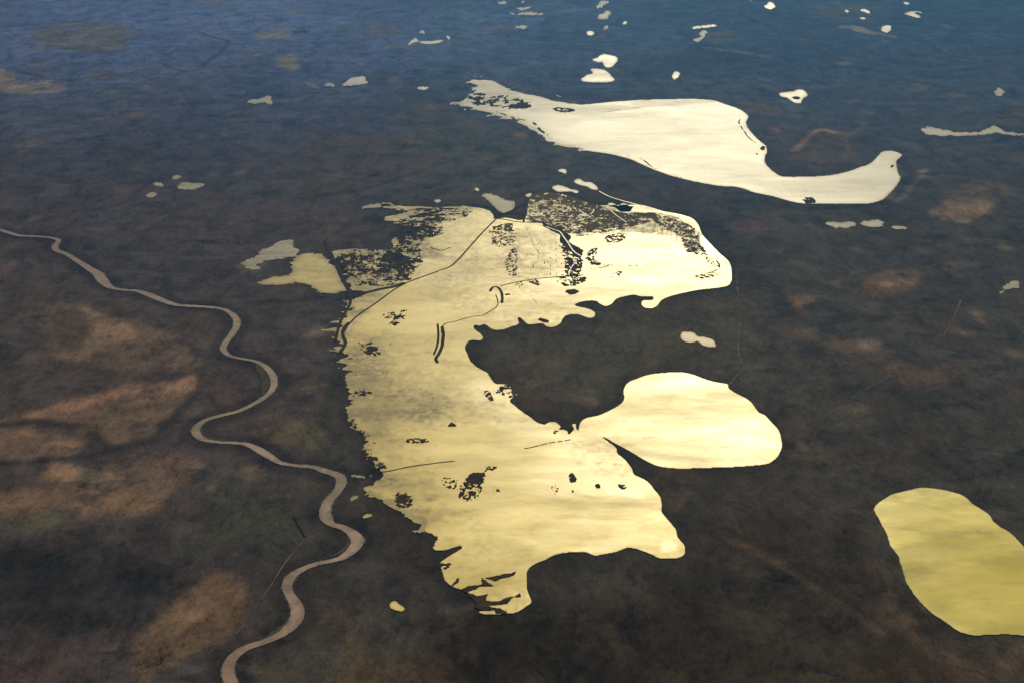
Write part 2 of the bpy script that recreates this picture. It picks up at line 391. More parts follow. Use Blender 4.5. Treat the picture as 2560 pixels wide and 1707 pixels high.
lay(T('M', [(640,700),(800,700),(790,740),(680,790),(650,760)]), (2.6,1.9,1.6), 90, 0.9, 0.6, 200, 30); lay(T('M', [(660,765),(730,750),(700,775)]), (4.5,3.2,2.6), 50, 0.9)
lay(T('M', [(400,870),(900,980),(1240,1070),(1450,1180),(1650,1240),(1850,1200),(1950,1280),(1500,1380),(1350,1260),(1100,1140),(800,1040),(500,960)]), (1.7,1.35,1.15), 160, 0.8, 0.8, 300, 31)
lay(T('M', [(930,990),(1060,1020),(1240,1080),(1180,1100),(980,1040)]), (2.2,1.6,1.4), 80, 0.7)
lay(T('M', [(1970,840),(2010,820),(2070,855),(2000,850)]), (3.4,2.8,2.4), 50, 0.8); lay(T('M', [(1990,870),(2080,900),(2050,915)]), (3.4,2.5,2.2), 50, 0.8)
lay(T('M', [(1800,970),(1880,940),(1980,1000),(2030,1070),(1940,1010)]), (2.6,2.0,1.8), 70, 0.8); lay(T('M', [(2150,1035),(2240,1015),(2260,1035)]), (2.6,2.3,1.8), 60, 0.8)
lay(T('M', [(1740,480),(1950,430),(1960,470),(1800,520)]), (2.0,1.8,1.8), 120, 0.7)
lay(T('M', [(1650,100),(1740,40),(1850,-20),(2100,0),(2110,50),(1930,165),(1780,130)]), (3.0,2.6,1.9), 120, 0.95, 0.5, 300, 32)
lay(T('M', [(1745,120),(1780,125),(1770,155)]), (5,4,3.4), 60, 0.9); lay(T('M', [(250,150),(600,150),(400,260),(200,200)]), (1.5,1.2,1.3), 200, 0.7)
lay(T('N', [(1800,1400),(2100,1330),(2240,1400),(2200,1470),(1850,1500)]), (2.0,1.7,1.4), 250, 0.8, 0.8, 300, 32)
lay(T('N', [(200,740),(600,800),(570,850),(350,830)]), (2.0,1.6,1.5), 150, 0.7); lay(T('N', [(480,930),(560,950),(530,985)]), (3.4,2.4,2.6), 90, 0.8)
lay(T('N', [(700,1000),(1050,960),(1080,1200),(650,1180)]), (1.35,1.25,1.1), 300, 0.8)
lay_line(T('N', [(660,1110),(720,1060),(800,980),(880,950),(960,980)]), 130, (4.2,3.2,3.4), 0.95)
lay_line(T('N', [(960,980),(1040,1030),(1060,1100),(1030,1190)]), 90, (2.2,2.0,2.0), 0.6)
lay_line(T('N', [(1090,980),(1150,940),(1180,910)]), 120, (2.2,1.9,2.0), 0.7)
lay_line(T('N', [(1420,1480),(1480,1430),(1540,1340),(1620,1290)]), 110, (2.6,2.6,2.4), 0.7); lay_line(T('N', [(1590,1270),(1630,1250)]), 140, (4,4,4), 0.7)
lay_line(T('N', [(1040,200),(1100,200),(1160,225),(1240,245)]), 420, (4.2,4.4,4.0), 0.9, 120)
lay_line(T('N', [(0,350),(150,370),(330,390),(460,420)]), 260, (2.4,2.6,2.1), 0.7, 150); lay(T('N', [(0,250),(180,220),(200,290),(40,320)]), (1.9,2.1,1.7), 400, 0.7)
lay(T('N', [(880,40),(1250,20),(1350,60),(1000,150),(850,120)]), (1.5,1.5,1.3), 700, 0.8)
lay_line(T('N', [(1300,250),(1380,270)]), 300, (3,3,2.6), 0.7, 150)
lay(T('N', [(2150,860),(2400,700),(2400,900),(2200,900)]), (1.6,1.4,1.3), 300, 0.7)
# pale streaks far off and on the western plain
for (wn, pts, wd, st) in (('B',[(1030,265),(1100,240),(1200,245)],260,.7),('B',[(500,350),(600,320),(650,330)],200,.5),('B',[(1240,210),(1400,190)],400,.6),
        ('A',[(1760,400),(1830,395),(1900,410)],160,.9),('A',[(2250,605),(2330,645)],130,.9),('A',[(2130,100),(2190,75)],300,.9),('A',[(1480,10),(1640,20)],500,.7),('A',[(1780,80),(1820,75)],300,.8),
        ('A',[(600,60),(450,90)],300,.4),('A',[(680,880),(790,865)],140,.8),('A',[(840,800),(1250,800)],160,.4),('A',[(1640,845),(1760,820)],120,.5),('A',[(1700,675),(1790,680)],150,.5),
        ('A',[(1600,1200),(1690,1195)],120,.5),('A',[(1590,240),(1660,235)],300,.5),('A',[(2000,1340),(2150,1330)],110,.3),('D',[(200,430),(320,500)],45,.6),('D',[(930,370),(1080,405)],40,.5),
        ('E',[(620,1005),(665,1005)],40,1),('E',[(470,1132),(700,1130)],30,.8),('E',[(560,1080),(700,1075)],24,.5),('E',[(600,1235),(720,1240)],40,.8),('E',[(750,390),(830,440),(920,510)],34,.8),
        ('E',[(500,1250),(720,1290)],24,.4),('E',[(540,920),(740,930)],24,.3),('G',[(0,690),(60,670)],40,.8),('G',[(110,840),(200,825)],30,.6),('I',[(1440,480),(1490,480)],90,.6),('I',[(1130,215),(1230,225)],60,.5),
        ('I',[(2180,580),(2230,610),(2352,600)],34,.5),('I',[(1560,660),(1570,590)],60,.5),('K',[(700,740),(800,880),(1000,960)],60,.0),('J',[(2080,1020),(2130,1010)],40,.8),('J',[(2250,1000),(2300,990)],30,.6),('J',[(1610,1070),(1640,1060)],20,.8)):
    lay_line(T(wn, pts), wd, (2.6,2.8,2.8), st, 60)
# darker drainage lines and cart roads sunk in the plain
for (wn, pts, wd, st) in (('I',[(-100,200),(250,150),(450,175),(600,190),(700,260),(780,330),(900,350)],130,.9),('I',[(-100,470),(500,425),(900,355),(1150,280),(1200,150)],150,.9),
        ('I',[(590,650),(640,560)],50,.9),('I',[(480,640),(500,820)],60,.5),('I',[(1200,300),(1300,100),(1400,0)],150,.7),('D',[(700,800),(900,850),(1100,880),(1250,960)],90,.6),('D',[(1290,1030),(1400,1060)],90,.6),
        ('B',[(-50,1440),(350,1380),(700,1270),(900,1200),(1200,1080)],90,.6),('B',[(120,1420),(500,1240),(700,1180)],70,.4),('A',[(550,530),(700,480),(780,460)],110,.5),('A',[(1200,480),(1400,530),(1560,430),(1650,350),(1670,300),(1500,260)],130,.55),
        ('A',[(800,570),(1000,550),(1180,600),(1350,520)],90,.5),('A',[(150,530),(290,560)],260,.7),('A',[(100,190),(600,160)],300,.3),('D',[(1050,330),(1280,230),(1700,350)],60,.4),('D',[(800,380),(1050,460)],50,.35),
        ('D',[(1100,420),(1350,440)],50,.35),('J',[(1020,1200),(1070,1320),(1180,1440)],60,.7),('J',[(1100,1120),(1020,1230)],60,.5),('J',[(1230,1120),(1260,1250)],40,.5),('M',[(200,0),(800,60),(1300,20)],130,.6),
        ('L',[(850,880),(1120,1070),(1300,1200),(1450,1300),(1700,1450)],45,.9),('G',[(0,600),(100,700),(250,850),(420,960)],90,.7),('C',[(1890,1150),(1980,1250),(1960,1350)],260,.6),
        ('J',[(1350,620),(1700,660),(1950,720),(2150,880),(2250,950)],110,.6),('E',[(0,900),(500,880),(800,860)],120,.5),('H',[(560,440),(620,430)],90,.7),('H',[(400,545),(430,550)],80,.8)):
    lay_line(T(wn, pts), wd, (0.5,0.52,0.6), st, 50)
OUT = TT('E',[(1000,185),(1280,190),(1400,205),(1600,190),(1700,200),(1790,212),(1850,240),(1880,290)],
 'F',[(480,425),(620,440),(650,320),(700,250),(850,245),(1000,285),(1130,330),(1240,335),(1450,330),(1550,350),(1640,378),(1750,398),(1850,428),(1900,480),(1925,545),(1990,620),(2060,690),(2125,750),(2145,830),(2130,915),(2040,940),(1900,955),(1780,980),(1700,1000),(1630,1030),(1595,1075),(1545,1092),(1495,1080),(1480,1052),(1500,1032),(1562,1030),(1562,1005),(1480,1005),(1430,992),(1370,1000),(1300,1020),(1262,1058),(1220,1075),(1180,1060),(1140,1035),(1060,1038),(992,1060),(1010,1078),(1080,1092),(1130,1115),(1140,1142),(1110,1162),(1060,1150),(1010,1133),(940,1138),(903,1165),(885,1200),(840,1225),(790,1225),(750,1200),(680,1207),(640,1203),(590,1158),(570,1165),(578,1205),(520,1225),(470,1245),(400,1248),(370,1235),(330,1207),(290,1218),(255,1212),(250,1240),(300,1280),(317,1310),(290,1325),(230,1322),(198,1345),(183,1380),(203,1430),(222,1475),(270,1520),(345,1560)],
 'G',[(1240,255),(1270,300),(1300,322),(1370,325),(1400,345),(1415,385),(1447,400),(1395,440),(1430,480),(1500,535),(1540,560),(1590,600),(1650,618),(1680,602),(1730,600),(1765,628),(1760,650),(1722,660),(1780,655),(1818,668),(1828,693),(1868,652),(1850,620),(1882,615),(1880,640),(1898,660),(1915,600),(1960,570),(2050,550),(2120,520),(2200,475),(2237,430),(2230,370),(2265,310),(2340,278)],
 'H',[(960,250),(1080,238),(1180,236),(1260,248),(1370,290),(1450,310),(1525,322),(1532,350),(1580,385),(1640,415),(1700,455),(1750,525),(1800,550),(1850,605),(1900,660),(1922,740),(1922,790),(1895,850),(1850,890),(1800,910),(1600,928),(1400,935),(1200,941),(1080,935),(990,915),(900,870),(800,810),(700,757),(640,722),(592,702),(640,738),(690,775),(712,800),(715,830),(765,870),(820,940),(838,985),(910,1020),(960,1060),(985,1095),(1030,1150),(1042,1210),(1042,1260),(1080,1310),(1145,1390),(1160,1450),(1205,1500),(1213,1555)],
 'K',[(2093,612),(2065,638),(2000,650),(1900,645),(1850,620),(1760,585),(1700,572),(1660,573),(1590,600),(1500,618),(1430,628),(1370,605),(1300,600),(1200,610),(1120,630),(1080,655),(1000,685),(950,720),(932,760),(930,830),(940,900),(967,965),(930,1000),(870,1040),(820,1052),(790,1050),(690,1062),(600,1055),(573,1035),(630,1030),(600,960),(500,900),(450,878),(390,858),(330,810),(310,740),(290,690),(350,640),(455,575),(430,560),(320,590),(240,575),(270,500),(180,450),(110,430)],
 'G',[(680,1380),(640,1290),(580,1265),(520,1240),(480,1200),(430,1150),(320,1110),(350,1060),(470,1030),(480,990),(430,960),(420,890),(340,870),(320,800),(330,740),(290,680),(250,640),(210,590),(240,540),(210,480),(240,410),(200,370),(180,300),(200,230),(190,150),(185,90),(120,110),(190,50)],
 'E',[(730,1240),(715,1180),(725,1100),(745,1020),(775,975),(830,890),(880,862),(1000,830),(1080,800),(870,828),(830,800),(790,740),(760,650),(730,600),(700,500),(770,520),(850,500),(900,500),(950,530),(1060,500),(1130,530),(1090,600),(1070,650),(1150,660),(1160,600),(1260,620),(1250,540),(1170,520),(1130,440),(1105,430),(1200,395),(1280,425),(1270,360),(1120,325),(1190,290),(950,292),(1080,262),(1230,250),(1280,222),(1150,212),(1020,205)])
OUTL = OUT
gs, sl_ = sub(OUTL, 900)
m = blur(gs.fill(OUTL), 11, 9)
paint[sl_] *= (1-0.38*np.clip(m*2, 0, 1))[..., None]
rr = random.Random(5)
for k in range(26):      # field boundaries of the western farmland
    x, y = rr.uniform(-13500, -3500), rr.uniform(19000, 40000); a = rr.choice((0.5, 0.5, 2.0)) + rr.uniform(-.08, .08); L = rr.uniform(1200, 4200)
    P = np.array([[x, y], [x+L*.5*math.cos(a), y+L*.5*math.sin(a)*1.6], [x+L*math.cos(a), y+L*math.sin(a)*1.6]])
    lay_line(P, rr.uniform(35, 80), (0.55, 0.55, 0.6) if rr.random() < .6 else (1.5, 1.45, 1.4), .55, 40, k)
lay_line(T('L', [(180,510),(300,560),(420,610),(560,690),(700,780),(850,880),(1000,980),(1100,1050),(1300,1200)]), 90, (1.9,1.45,1.1), .8, 50)
lay_line(T('L', [(850,890),(1000,990),(1100,1062),(1300,1212),(1450,1310)]), 40, (0.5,0.5,0.5), .9, 20)
for k in range(70):      # small drains and paths wandering over the plain
    x, y = rr.uniform(-15000, 15000), rr.uniform(12500, 44000); a = rr.uniform(0, 6.28); P = [(x, y)]
    for q in range(rr.randint(4, 9)):
        a += rr.uniform(-.6, .6); st = rr.uniform(180, 520); x += st*math.cos(a); y += st*math.sin(a); P.append((x, y))
    lay_line(np.array(P), rr.uniform(25, 60), (0.45, 0.47, 0.5) if rr.random() < .5 else (1.8, 1.65, 1.45), .6, 30, k)
for k in range(240):     # small bare or boggy spots
    x, y = rr.uniform(-15000, 15000), rr.uniform(12500, 46000); q = rr.uniform(50, 260)
    P = np.array([(x+q*rr.uniform(.6, 1.2)*math.cos(t*.785), y+q*1.3*rr.uniform(.6, 1.2)*math.sin(t*.785)) for t in range(8)])
    lay(P, rr.choice([(0.4, .42, .45), (2.1, 1.85, 1.55), (1.7, 1.7, 1.5), (2.7, 2.4, 2.1)]), rr.uniform(20, 70), rr.uniform(.35, .8), 1.0, 160, k)

# ------------------------------------------------------------------ river
RIV = [('D',0,220,1.0),('D',60,240,1.0),('D',140,262,1.1),('D',250,268,1.0),('D',350,275,.9),('D',420,290,.9),('D',428,305,.9),('D',405,335,1.1),('D',415,370,1.2),('D',490,400,1),
 ('D',570,448,1.2),('D',650,500,1.5),('D',720,545,1.9),('D',760,600,1.9),('D',820,645,1.1),('D',910,662,.8),('D',1000,668,1.0),('D',1090,695,1.5),('D',1200,740,1.4),('D',1300,772,1.1),('D',1420,780,1.0),
 ('D',1580,792,1.1),('D',1670,815,1.2),('D',1730,865,1.5),('D',1740,920,1.5),('D',1705,985,1.5),('D',1660,1045,1.4),('D',1640,1095,1.3),('D',1680,1140,1.1),('D',1760,1162,.9),('D',1880,1185,1.0),('D',1960,1230,1.3),
 ('D',2010,1300,1.5),('D',2010,1370,1.3),('D',1965,1430,1.2),('D',1880,1488,1.1),('D',1750,1550,1.1),('I',1640,108,1.1),('I',1520,142,1.2),('I',1450,190,1.4),('I',1440,235,1.6),('I',1480,280,1.4),('I',1570,303,1.0),
 ('I',1700,311,1.0),('I',1810,322,1.2),('I',1900,362,1.8),('I',1980,412,1.6),('I',2060,458,1.1),('I',2180,480,1.1),('I',2300,490,1.2),('J',1220,10,1.6),('J',1310,40,1.8),('J',1335,90,1.8),('J',1300,160,1.5),('J',1245,220,1.6),
 ('J',1215,290,1.9),('J',1220,350,2.0),('J',1260,398,1.3),('J',1340,420,1.5),('J',1415,465,1.8),('J',1450,515,2.1),('J',1425,575,1.9),('J',1350,638,1.4),('J',1270,665,1.1),('J',1150,690,1.1),('J',1040,732,1.3),
 ('J',965,785,1.6),('J',932,850,1.5),('J',955,920,1.4),('J',1000,990,1.8),('J',1010,1060,2.0),('J',970,1140,1.9),('J',880,1212,1.5),('J',760,1265,1.3),('J',620,1312,1.4),('J',540,1375,1.6),('J',500,1450,1.7),('J',510,1530,1.8),('J',550,1620,1.8),('J',600,1760,1.8)]
RIV = [(a, b, c, d*(1.3 if a == 'D' and b < 1500 else 1.0)) for a, b, c, d in RIV]
RP = np.concatenate([T(a, [(b, c)]) for a, b, c, d in RIV]); RW = np.array([d for *_, d in RIV])*69
RPs = smooth(RP, False, 6); RWs = np.interp(np.linspace(0, len(RW)-1, len(RPs)), np.arange(len(RW)), RW)
lay_line(RP, 420, (0.55,0.52,0.62), 0.8, 140)
gR = Grid(RPs, 250, 12, 22)
river_mask = gR.stroke(RPs, RWs)
me = contour_mesh('river', gR, soft1(river_mask), 0.0, attrs={'mud': np.clip(2.0*(fbm(gR.X/150, gR.Y/200, 5, 5, .65)-0.42)*2+0.8*(1-blur(gR.stroke(RPs, RWs*0.62), 2, 1)), 0, 1)})
link('river', me, M_river, 'muddy pinkish brown river winding down the left side of the plain', 'river', 'structure')
# pale wet margins of the river and point bars on the inside of its bends
edge = gR.stroke(RPs, RWs+30) & ~river_mask
edge &= fbm(gR.X/300, gR.Y/300, 9, 3) > 0.44
link('river_bank', contour_mesh('river_bank', gR, soft1(edge), 0.6), M_sand, 'thin pale sand margin along the brown river', 'river bank', 'structure')
for wn, pts in (('D',[(1890,1200),(1960,1265),(1985,1330),(1960,1400),(1920,1440),(1925,1380),(1915,1300),(1880,1240)]),
                ('I',[(1500,170),(1490,220),(1530,265),(1640,285),(1720,295),(1560,292),(1470,260),(1465,200)]),
                ('J',[(1370,470),(1405,510),(1395,560),(1340,610),(1240,650),(1310,600),(1360,560),(1378,510)]),
                ('J',[(1010,770),(965,820),(960,880),(990,920),(975,850),(1020,800)]),
                ('J',[(950,1080),(930,1140),(850,1200),(760,1245),(830,1180),(900,1140)]),
                ('J',[(590,1370),(545,1430),(550,1500),(580,1570),(565,1500),(560,1440)])):
    P = ragged(smooth(T(wn, pts)), 0.05, 3, 2); g = Grid(P, 60, 9, 14)
    m = g.fill(P)
    X, Y = (g.X-gR.xs[0])/gR.dx, (g.Y-gR.ys[0])/gR.dy
    m &= ~river_mask[np.clip(Y.round().astype(int), 0, river_mask.shape[0]-1), np.clip(X.round().astype(int), 0, river_mask.shape[1]-1)]
    link('sandbar', contour_mesh('sandbar', g, soft1(m), 0.8), M_bar, None, None, 'structure')

# ------------------------------------------------------------------ the big C shaped lake with the round lake joined to it
SM = smooth(OUT, True, 3)
gL = Grid(SM, 80, 8.5, 19)
# the western shore is ragged with flooded scrub, the eastern one smooth
west = ragged(OUT, 0.13, 4, 4)
mS, mW = gL.fill(SM), gL.fill(west)
px_, py_ = T('E', [(1250, 650)])[0]; xw = T('G', [(900, 400)])[0][0]
rag = gL.X < (xw+260*(fbm(gL.Y/900, gL.X/900, 2)-0.5))
def feather(g, m, rx, ry, amp, sx, sy, seed):
    F = blur(m, rx/g.dx, ry/g.dy)
    n = 0.65*fbm(g.X/sx, g.Y/sy, seed, 6, 0.62)+0.35*fbm(g.X/sx*3.3, g.Y/sy*2.5, seed+5, 4, 0.7)
    amp = amp*np.clip(4*(fbm(g.X/900, g.Y/1100, seed+9, 3)-0.36), 0.22, 1.1)
    return F, (F+amp*(n-0.48) > 0.5) & (F > 0.07)
FW, mF = feather(gL, mW, 190, 150, 2.2, 420, 120, 61)
lake = np.where(rag, mF, mS)
# separate flooded plots west of the lake
hook = ragged(T('E', [(20,620),(50,580),(130,558),(200,500),(280,465),(340,440),(400,442),(382,490),(440,520),(410,560),(330,575),(160,600),(120,620),(155,655),(120,675),(60,655)]), 0.09, 5)
plot = ragged(T('E', [(370,600),(430,552),(500,535),(610,540),(660,590),(700,640),(740,730),(790,835),(590,835),(540,790),(420,755),(250,770),(100,762),(180,735),(260,708),(370,715),(380,660)]), 0.05, 6)

nA = fbm(gL.X/170, gL.Y/170, 31, 6, 0.6); nB = fbm(gL.X/70, gL.Y/90, 37, 5, 0.65); nC = fbm(gL.X/420, gL.Y/150, 41, 6, 0.6)
def softpoly(g, wn, pts, f): return blur(g.fill(smooth(T(wn, pts))), max(1, f/g.dx/2), max(1, f/g.dy/2))
mud = np.zeros_like(gL.X)
for wn, pts, f, a in (('F',[(650,250),(1000,290),(1300,360),(1700,420),(1880,500),(1900,560),(1400,540),(1000,560),(850,500),(640,450)],120,.8),
        ('F',[(1500,400),(1650,390),(1800,450),(1900,560),(1920,680),(1820,680),(1750,560),(1600,500)],100,.85),
        ('F',[(500,560),(700,480),(900,560),(940,800),(900,860),(700,850),(480,820)],140,.3),
        ('E',[(760,480),(1150,480),(1200,700),(1150,790),(800,840),(720,600)],120,.7),
        ('E',[(1000,190),(1700,190),(1700,240),(1350,380),(1500,560),(1200,560),(1150,300)],160,.6),
        ('E',[(720,1230),(740,1000),(840,880),(1080,820),(850,1060),(800,1200)],70,.5),
        ('G',[(180,0),(520,0),(600,250),(420,520),(560,760),(420,900),(200,700),(150,300)],400,.5),
        ('G',[(180,300),(900,330),(800,640),(250,520)],300,.3),
        ('G',[(430,900),(800,1000),(900,1250),(700,1500),(560,1260),(330,1110)],200,.4),
        ('K',[(100,450),(500,300),(700,600),(600,800),(330,720)],250,.16),
        ('B',[(1150,1430),(1420,1490),(1420,1550),(1200,1540)],60,.7)):
    mud = np.maximum(mud, softpoly(gL, wn, pts, f)*a)
mud = np.clip(mud*(0.05+1.6*nA+0.8*(nC-.5))+np.clip(nC-0.6, 0, 1)*0.8*(gL.X < xw), 0, 0.9)
band = fbm(gL.X/1900+0.25*gL.Y/1900, gL.Y/1300, 91, 5, .6)
mud = mud+np.clip(band-0.46, 0, 1)*1.5*np.clip(1.25-(gL.X-gL.xs[0])/5200, 0.12, 1)
F2 = blur(mW, 420/gL.dx, 300/gL.dy)
mud = np.maximum(mud, np.where(rag, 1.25*(1-FW), 0))
mud = mud+np.where(rag, 1.5*(1-F2)*np.clip(2.6*(fbm(gL.X/420, gL.Y/150, 95, 6, .68)-0.33), 0, 1.3), 0)
mud = np.maximum(mud, 1.5*(1-blur(lake, 1, 1, 1))*(lake)-0.15)
mud = np.clip(mud+0.9*(nB-0.5)*(mud > 0.05), 0, 0.95)
painted_glare = np.zeros_like(mud)  # outlines of bright sun glare painted onto the water
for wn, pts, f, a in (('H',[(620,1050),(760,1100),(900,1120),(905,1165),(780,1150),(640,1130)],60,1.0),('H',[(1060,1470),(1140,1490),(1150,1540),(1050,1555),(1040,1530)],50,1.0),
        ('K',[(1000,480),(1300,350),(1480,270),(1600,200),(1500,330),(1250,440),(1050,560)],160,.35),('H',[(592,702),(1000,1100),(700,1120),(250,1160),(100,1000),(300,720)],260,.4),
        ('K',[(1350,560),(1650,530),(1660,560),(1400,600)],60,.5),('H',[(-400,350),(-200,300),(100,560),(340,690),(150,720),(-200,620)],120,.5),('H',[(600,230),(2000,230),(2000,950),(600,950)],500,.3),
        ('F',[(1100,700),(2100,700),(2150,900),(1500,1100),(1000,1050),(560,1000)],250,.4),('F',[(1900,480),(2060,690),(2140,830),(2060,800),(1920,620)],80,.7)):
    painted_glare = np.maximum(painted_glare, softpoly(gL, wn, pts, f)*a)
painted_glare *= 0.5+fbm(gL.X/260, gL.Y/160, 71, 5, .65)
me = contour_mesh('lake', gL, soft1(lake), 0.0, attrs={'mud': mud, 'painted_glare': painted_glare})
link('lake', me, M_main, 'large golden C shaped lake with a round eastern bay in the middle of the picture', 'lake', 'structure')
for P, lab, mt, mm in ((plot, 'dull yellow flooded plot cut off by a dark canal left of the big lake', M_main, .5), (hook, 'grey hook shaped pool at the far left of the flooded plots', M_dim, .3)):
    g = Grid(P, 60, 9, 16)
    f = blur(g.fill(P), 8, 6)
    pm = (f+1.3*(fbm(g.X/170, g.Y/110, 17, 6, .7)-0.5) > 0.5) & (f > 0.08)
    link('flooded_plot', contour_mesh('flooded_plot', g, soft1(pm), 0.0, attrs={'mud': mm*(2.2*fbm(g.X/260, g.Y/160, 3, 6, .68)-.2)+1.2*(1-f)}), mt, lab, 'pool', 'structure')

# ------------------------------------------------------------------ reed beds, mud banks and islets standing in the water
def patch(name, label, cat, parts, mat=None, group=None, height=3.0, seed=1, clip=None, dx=7, dy=13, margin=60, kind=None):
    """parts: ('poly', win, pts) solid, ('spk', win, pts, density, scale, (sx, sy)) broken growth, ('line', win, pts, width, gap) strips"""
    allP = np.concatenate([T(p[1], p[2]) for p in parts])
    g = Grid(allP, margin, dx, dy); m = np.zeros(g.X.shape, bool)
    for q, p in enumerate(parts):
        P = T(p[1], p[2])
        if p[0] == 'poly': m |= g.fill(ragged(P, p[3] if len(p) > 3 else 0.1, seed+q))
        elif p[0] == 'soft': m |= g.fill(ragged(smooth(P), 0.05, seed+q, 2))
        elif p[0] == 'spk':
            sc_, st = p[4], (p[5] if len(p) > 5 else (1, 1))
            wx = g.X+2.2*sc_*(fbm(g.X/sc_/2, g.Y/sc_/2, seed+q+3, 4)-.5); wy = g.Y+3.5*sc_*(fbm(g.X/sc_/2, g.Y/sc_/2, seed+q+9, 4)-.5)
            n = 0.62*fbm(wx/sc_/st[0]*1.3, wy/sc_/st[1]*0.9, seed+q*7, 6, 0.72)+0.38*fbm(wx/14, wy/26, seed+q*5, 3, .7)
            b = blur(g.fill(smooth(P)), max(1, sc_*1.1/g.dx), max(1, sc_*1.1/g.dy))
            m |= (n < (0.495+(p[3]-0.5)*0.24)*np.clip(b*1.9, 0, 1)**0.6) & (b > 0.16)
        elif p[0] == 'line':
            gap = p[4] if len(p) > 4 else 0
            s_ = g.stroke(smooth(P, False), p[3]*1.08)
            if gap: s_ &= fbm(g.X/110, g.Y/110, seed+q*3, 3) > gap
            m |= s_
    if clip is not None: m &= clip(g)
    if kind is None and any(p[0] == 'spk' or (p[0] == 'line' and len(p) > 4 and p[4]) for p in parts): kind = 'stuff'
    f = soft1(m)
    if not (f > 0.5).any(): print('EMPTY', label); return None
    zf = 0.5+height*np.clip(blur(m, 2, 2), 0, 1)
    return link(name, contour_mesh(name, g, f, zf=zf), mat or M_reed, label, cat, kind, group)

def in_lake(g):
    i = np.clip(((g.X-gL.xs[0])/gL.dx).round().astype(int), 0, gL.X.shape[1]-1); j = np.clip(((g.Y-gL.ys[0])/gL.dy).round().astype(int), 0, gL.X.shape[0]-1)
    return soft1(lake)[j, i] > 0.3

patch('islet', 'small dark triangular islet alone in the middle of the golden lake', 'islet', [('poly','G',[(938,634),(950,615),(966,600),(985,612),(1004,624),(998,634)],.02)])
patch('islet', 'dark oval islet in the pale northern arm, above the bay shore', 'islet', [('poly','F',[(922,975),(935,955),(985,950),(1030,966),(1000,985),(950,992)],.05)])
patch('islet', 'small dark islet touching the wavy northern shore of the headland', 'islet', [('poly','F',[(722,1180),(735,1160),(765,1168),(805,1180),(800,1197),(760,1195)],.05)])
patch('reed_bed', 'row of tiny dark reed clumps left of the lake centre below the triangular islet', 'reed bed', [('spk','G',[(635,725),(780,718),(790,750),(640,752)],.62,28,(1,1))])
patch('reed_bed', 'dark ragged reed bed slanting across the lower middle of the lake', 'reed bed', [('spk','G',[(1080,1040),(1110,985),(1190,965),(1210,1000),(1130,1075),(1100,1100),(1050,1090)],.85,60,(1,1)),('spk','G',[(1010,1080),(1200,1000),(1170,1120),(1090,1190),(1030,1150)],.5,40)])
patch('reed_bed', 'thin scattered reeds above and right of the slanting reed bed', 'reed bed', [('spk','G',[(1200,950),(1260,920),(1300,930),(1240,970)],.52,34),('spk','G',[(1280,1090),(1330,1085),(1340,1125),(1290,1125)],.5,30),('spk','G',[(900,1010),(1000,1015),(990,1090),(920,1090)],.45,34),('spk','G',[(1160,1100),(1200,1105),(1190,1120)],.5,28)])
patch('reed_bed', 'dark reed clump close to the ragged western shore in the lower lake', 'reed bed', [('spk','G',[(555,1130),(640,1120),(680,1190),(640,1230),(570,1220)],.72,50),('line','G',[(480,1130),(600,1150)],16,.5)])
patch('reed_bed', 'knotted reeds against the west shore of the headland at the lake narrows', 'reed bed', [('spk','G',[(1285,395),(1330,340),(1390,330),(1415,385),(1447,400),(1380,425),(1330,390)],.62,36)])
patch('reed_bed', 'thin upright reed streak west of the knotted reeds', 'reed bed', [('spk','G',[(1205,375),(1245,370),(1270,440),(1275,465),(1225,430)],.55,34),('spk','G',[(1335,475),(1360,475),(1355,492)],.7,30)])
patch('reed_bed', 'faint line of drowned reeds running towards the lake narrows', 'reed bed', [('line','G',[(1200,570),(1300,595),(1430,625),(1530,665)],9,.52)])
patch('reed_bed', 'tiny reed tufts fringing the tip of the headland', 'reed bed', [('spk','G',[(1715,660),(1745,660),(1745,690),(1720,690)],.7,26),('line','G',[(1660,625),(1725,640),(1770,655),(1740,668)],9,.45),('spk','G',[(1590,600),(1680,590),(1670,612)],.5,26)])
patch('reed_bed', 'olive tangled reed clump left of the bright glitter in the lower lake', 'reed bed', [('spk','H',[(360,990),(390,965),(405,1000),(415,1035),(370,1045)],.66,36)])
patch('reed_bed', 'three dark reed dots above the bright glitter patch', 'reed bed', [('spk','H',[(550,1050),(585,1050),(585,1090),(555,1095)],.75,30),('spk','H',[(640,1030),(670,1045),(660,1060)],.75,28),('spk','H',[(560,1005),(590,1000),(585,1015)],.6,24)])
patch('reed_bed', 'rightmost dark reed clump near the eastern shore of the lower lake', 'reed bed', [('spk','H',[(720,1065),(750,1055),(785,1085),(760,1098)],.8,30),('spk','H',[(665,1075),(700,1075),(690,1090)],.55,26),('spk','H',[(820,1120),(840,1122),(835,1135)],.8,24),('spk','H',[(855,1105),(885,1105),(875,1115)],.55,24)])
patch('reed_bed', 'sparse reed specks at the left end of the glitter patch', 'reed bed', [('spk','H',[(240,1065),(275,1065),(270,1130),(245,1130)],.52,28),('spk','H',[(315,1030),(335,1030),(330,1050)],.6,26),('spk','H',[(365,1105),(400,1105),(390,1130)],.5,26)])
patch('reed_bed', 'leaf shaped reed clumps in the upper western basin', 'reed bed', [('spk','E',[(1040,1000),(1130,970),(1240,960),(1210,1020),(1150,1060),(1060,1050)],.5,60,(1.6,.8)),('poly','E',[(1120,1060),(1150,1045),(1190,1050),(1150,1075)],.1),('poly','E',[(1130,1020),(1180,990),(1190,1000),(1150,1030)],.1)])
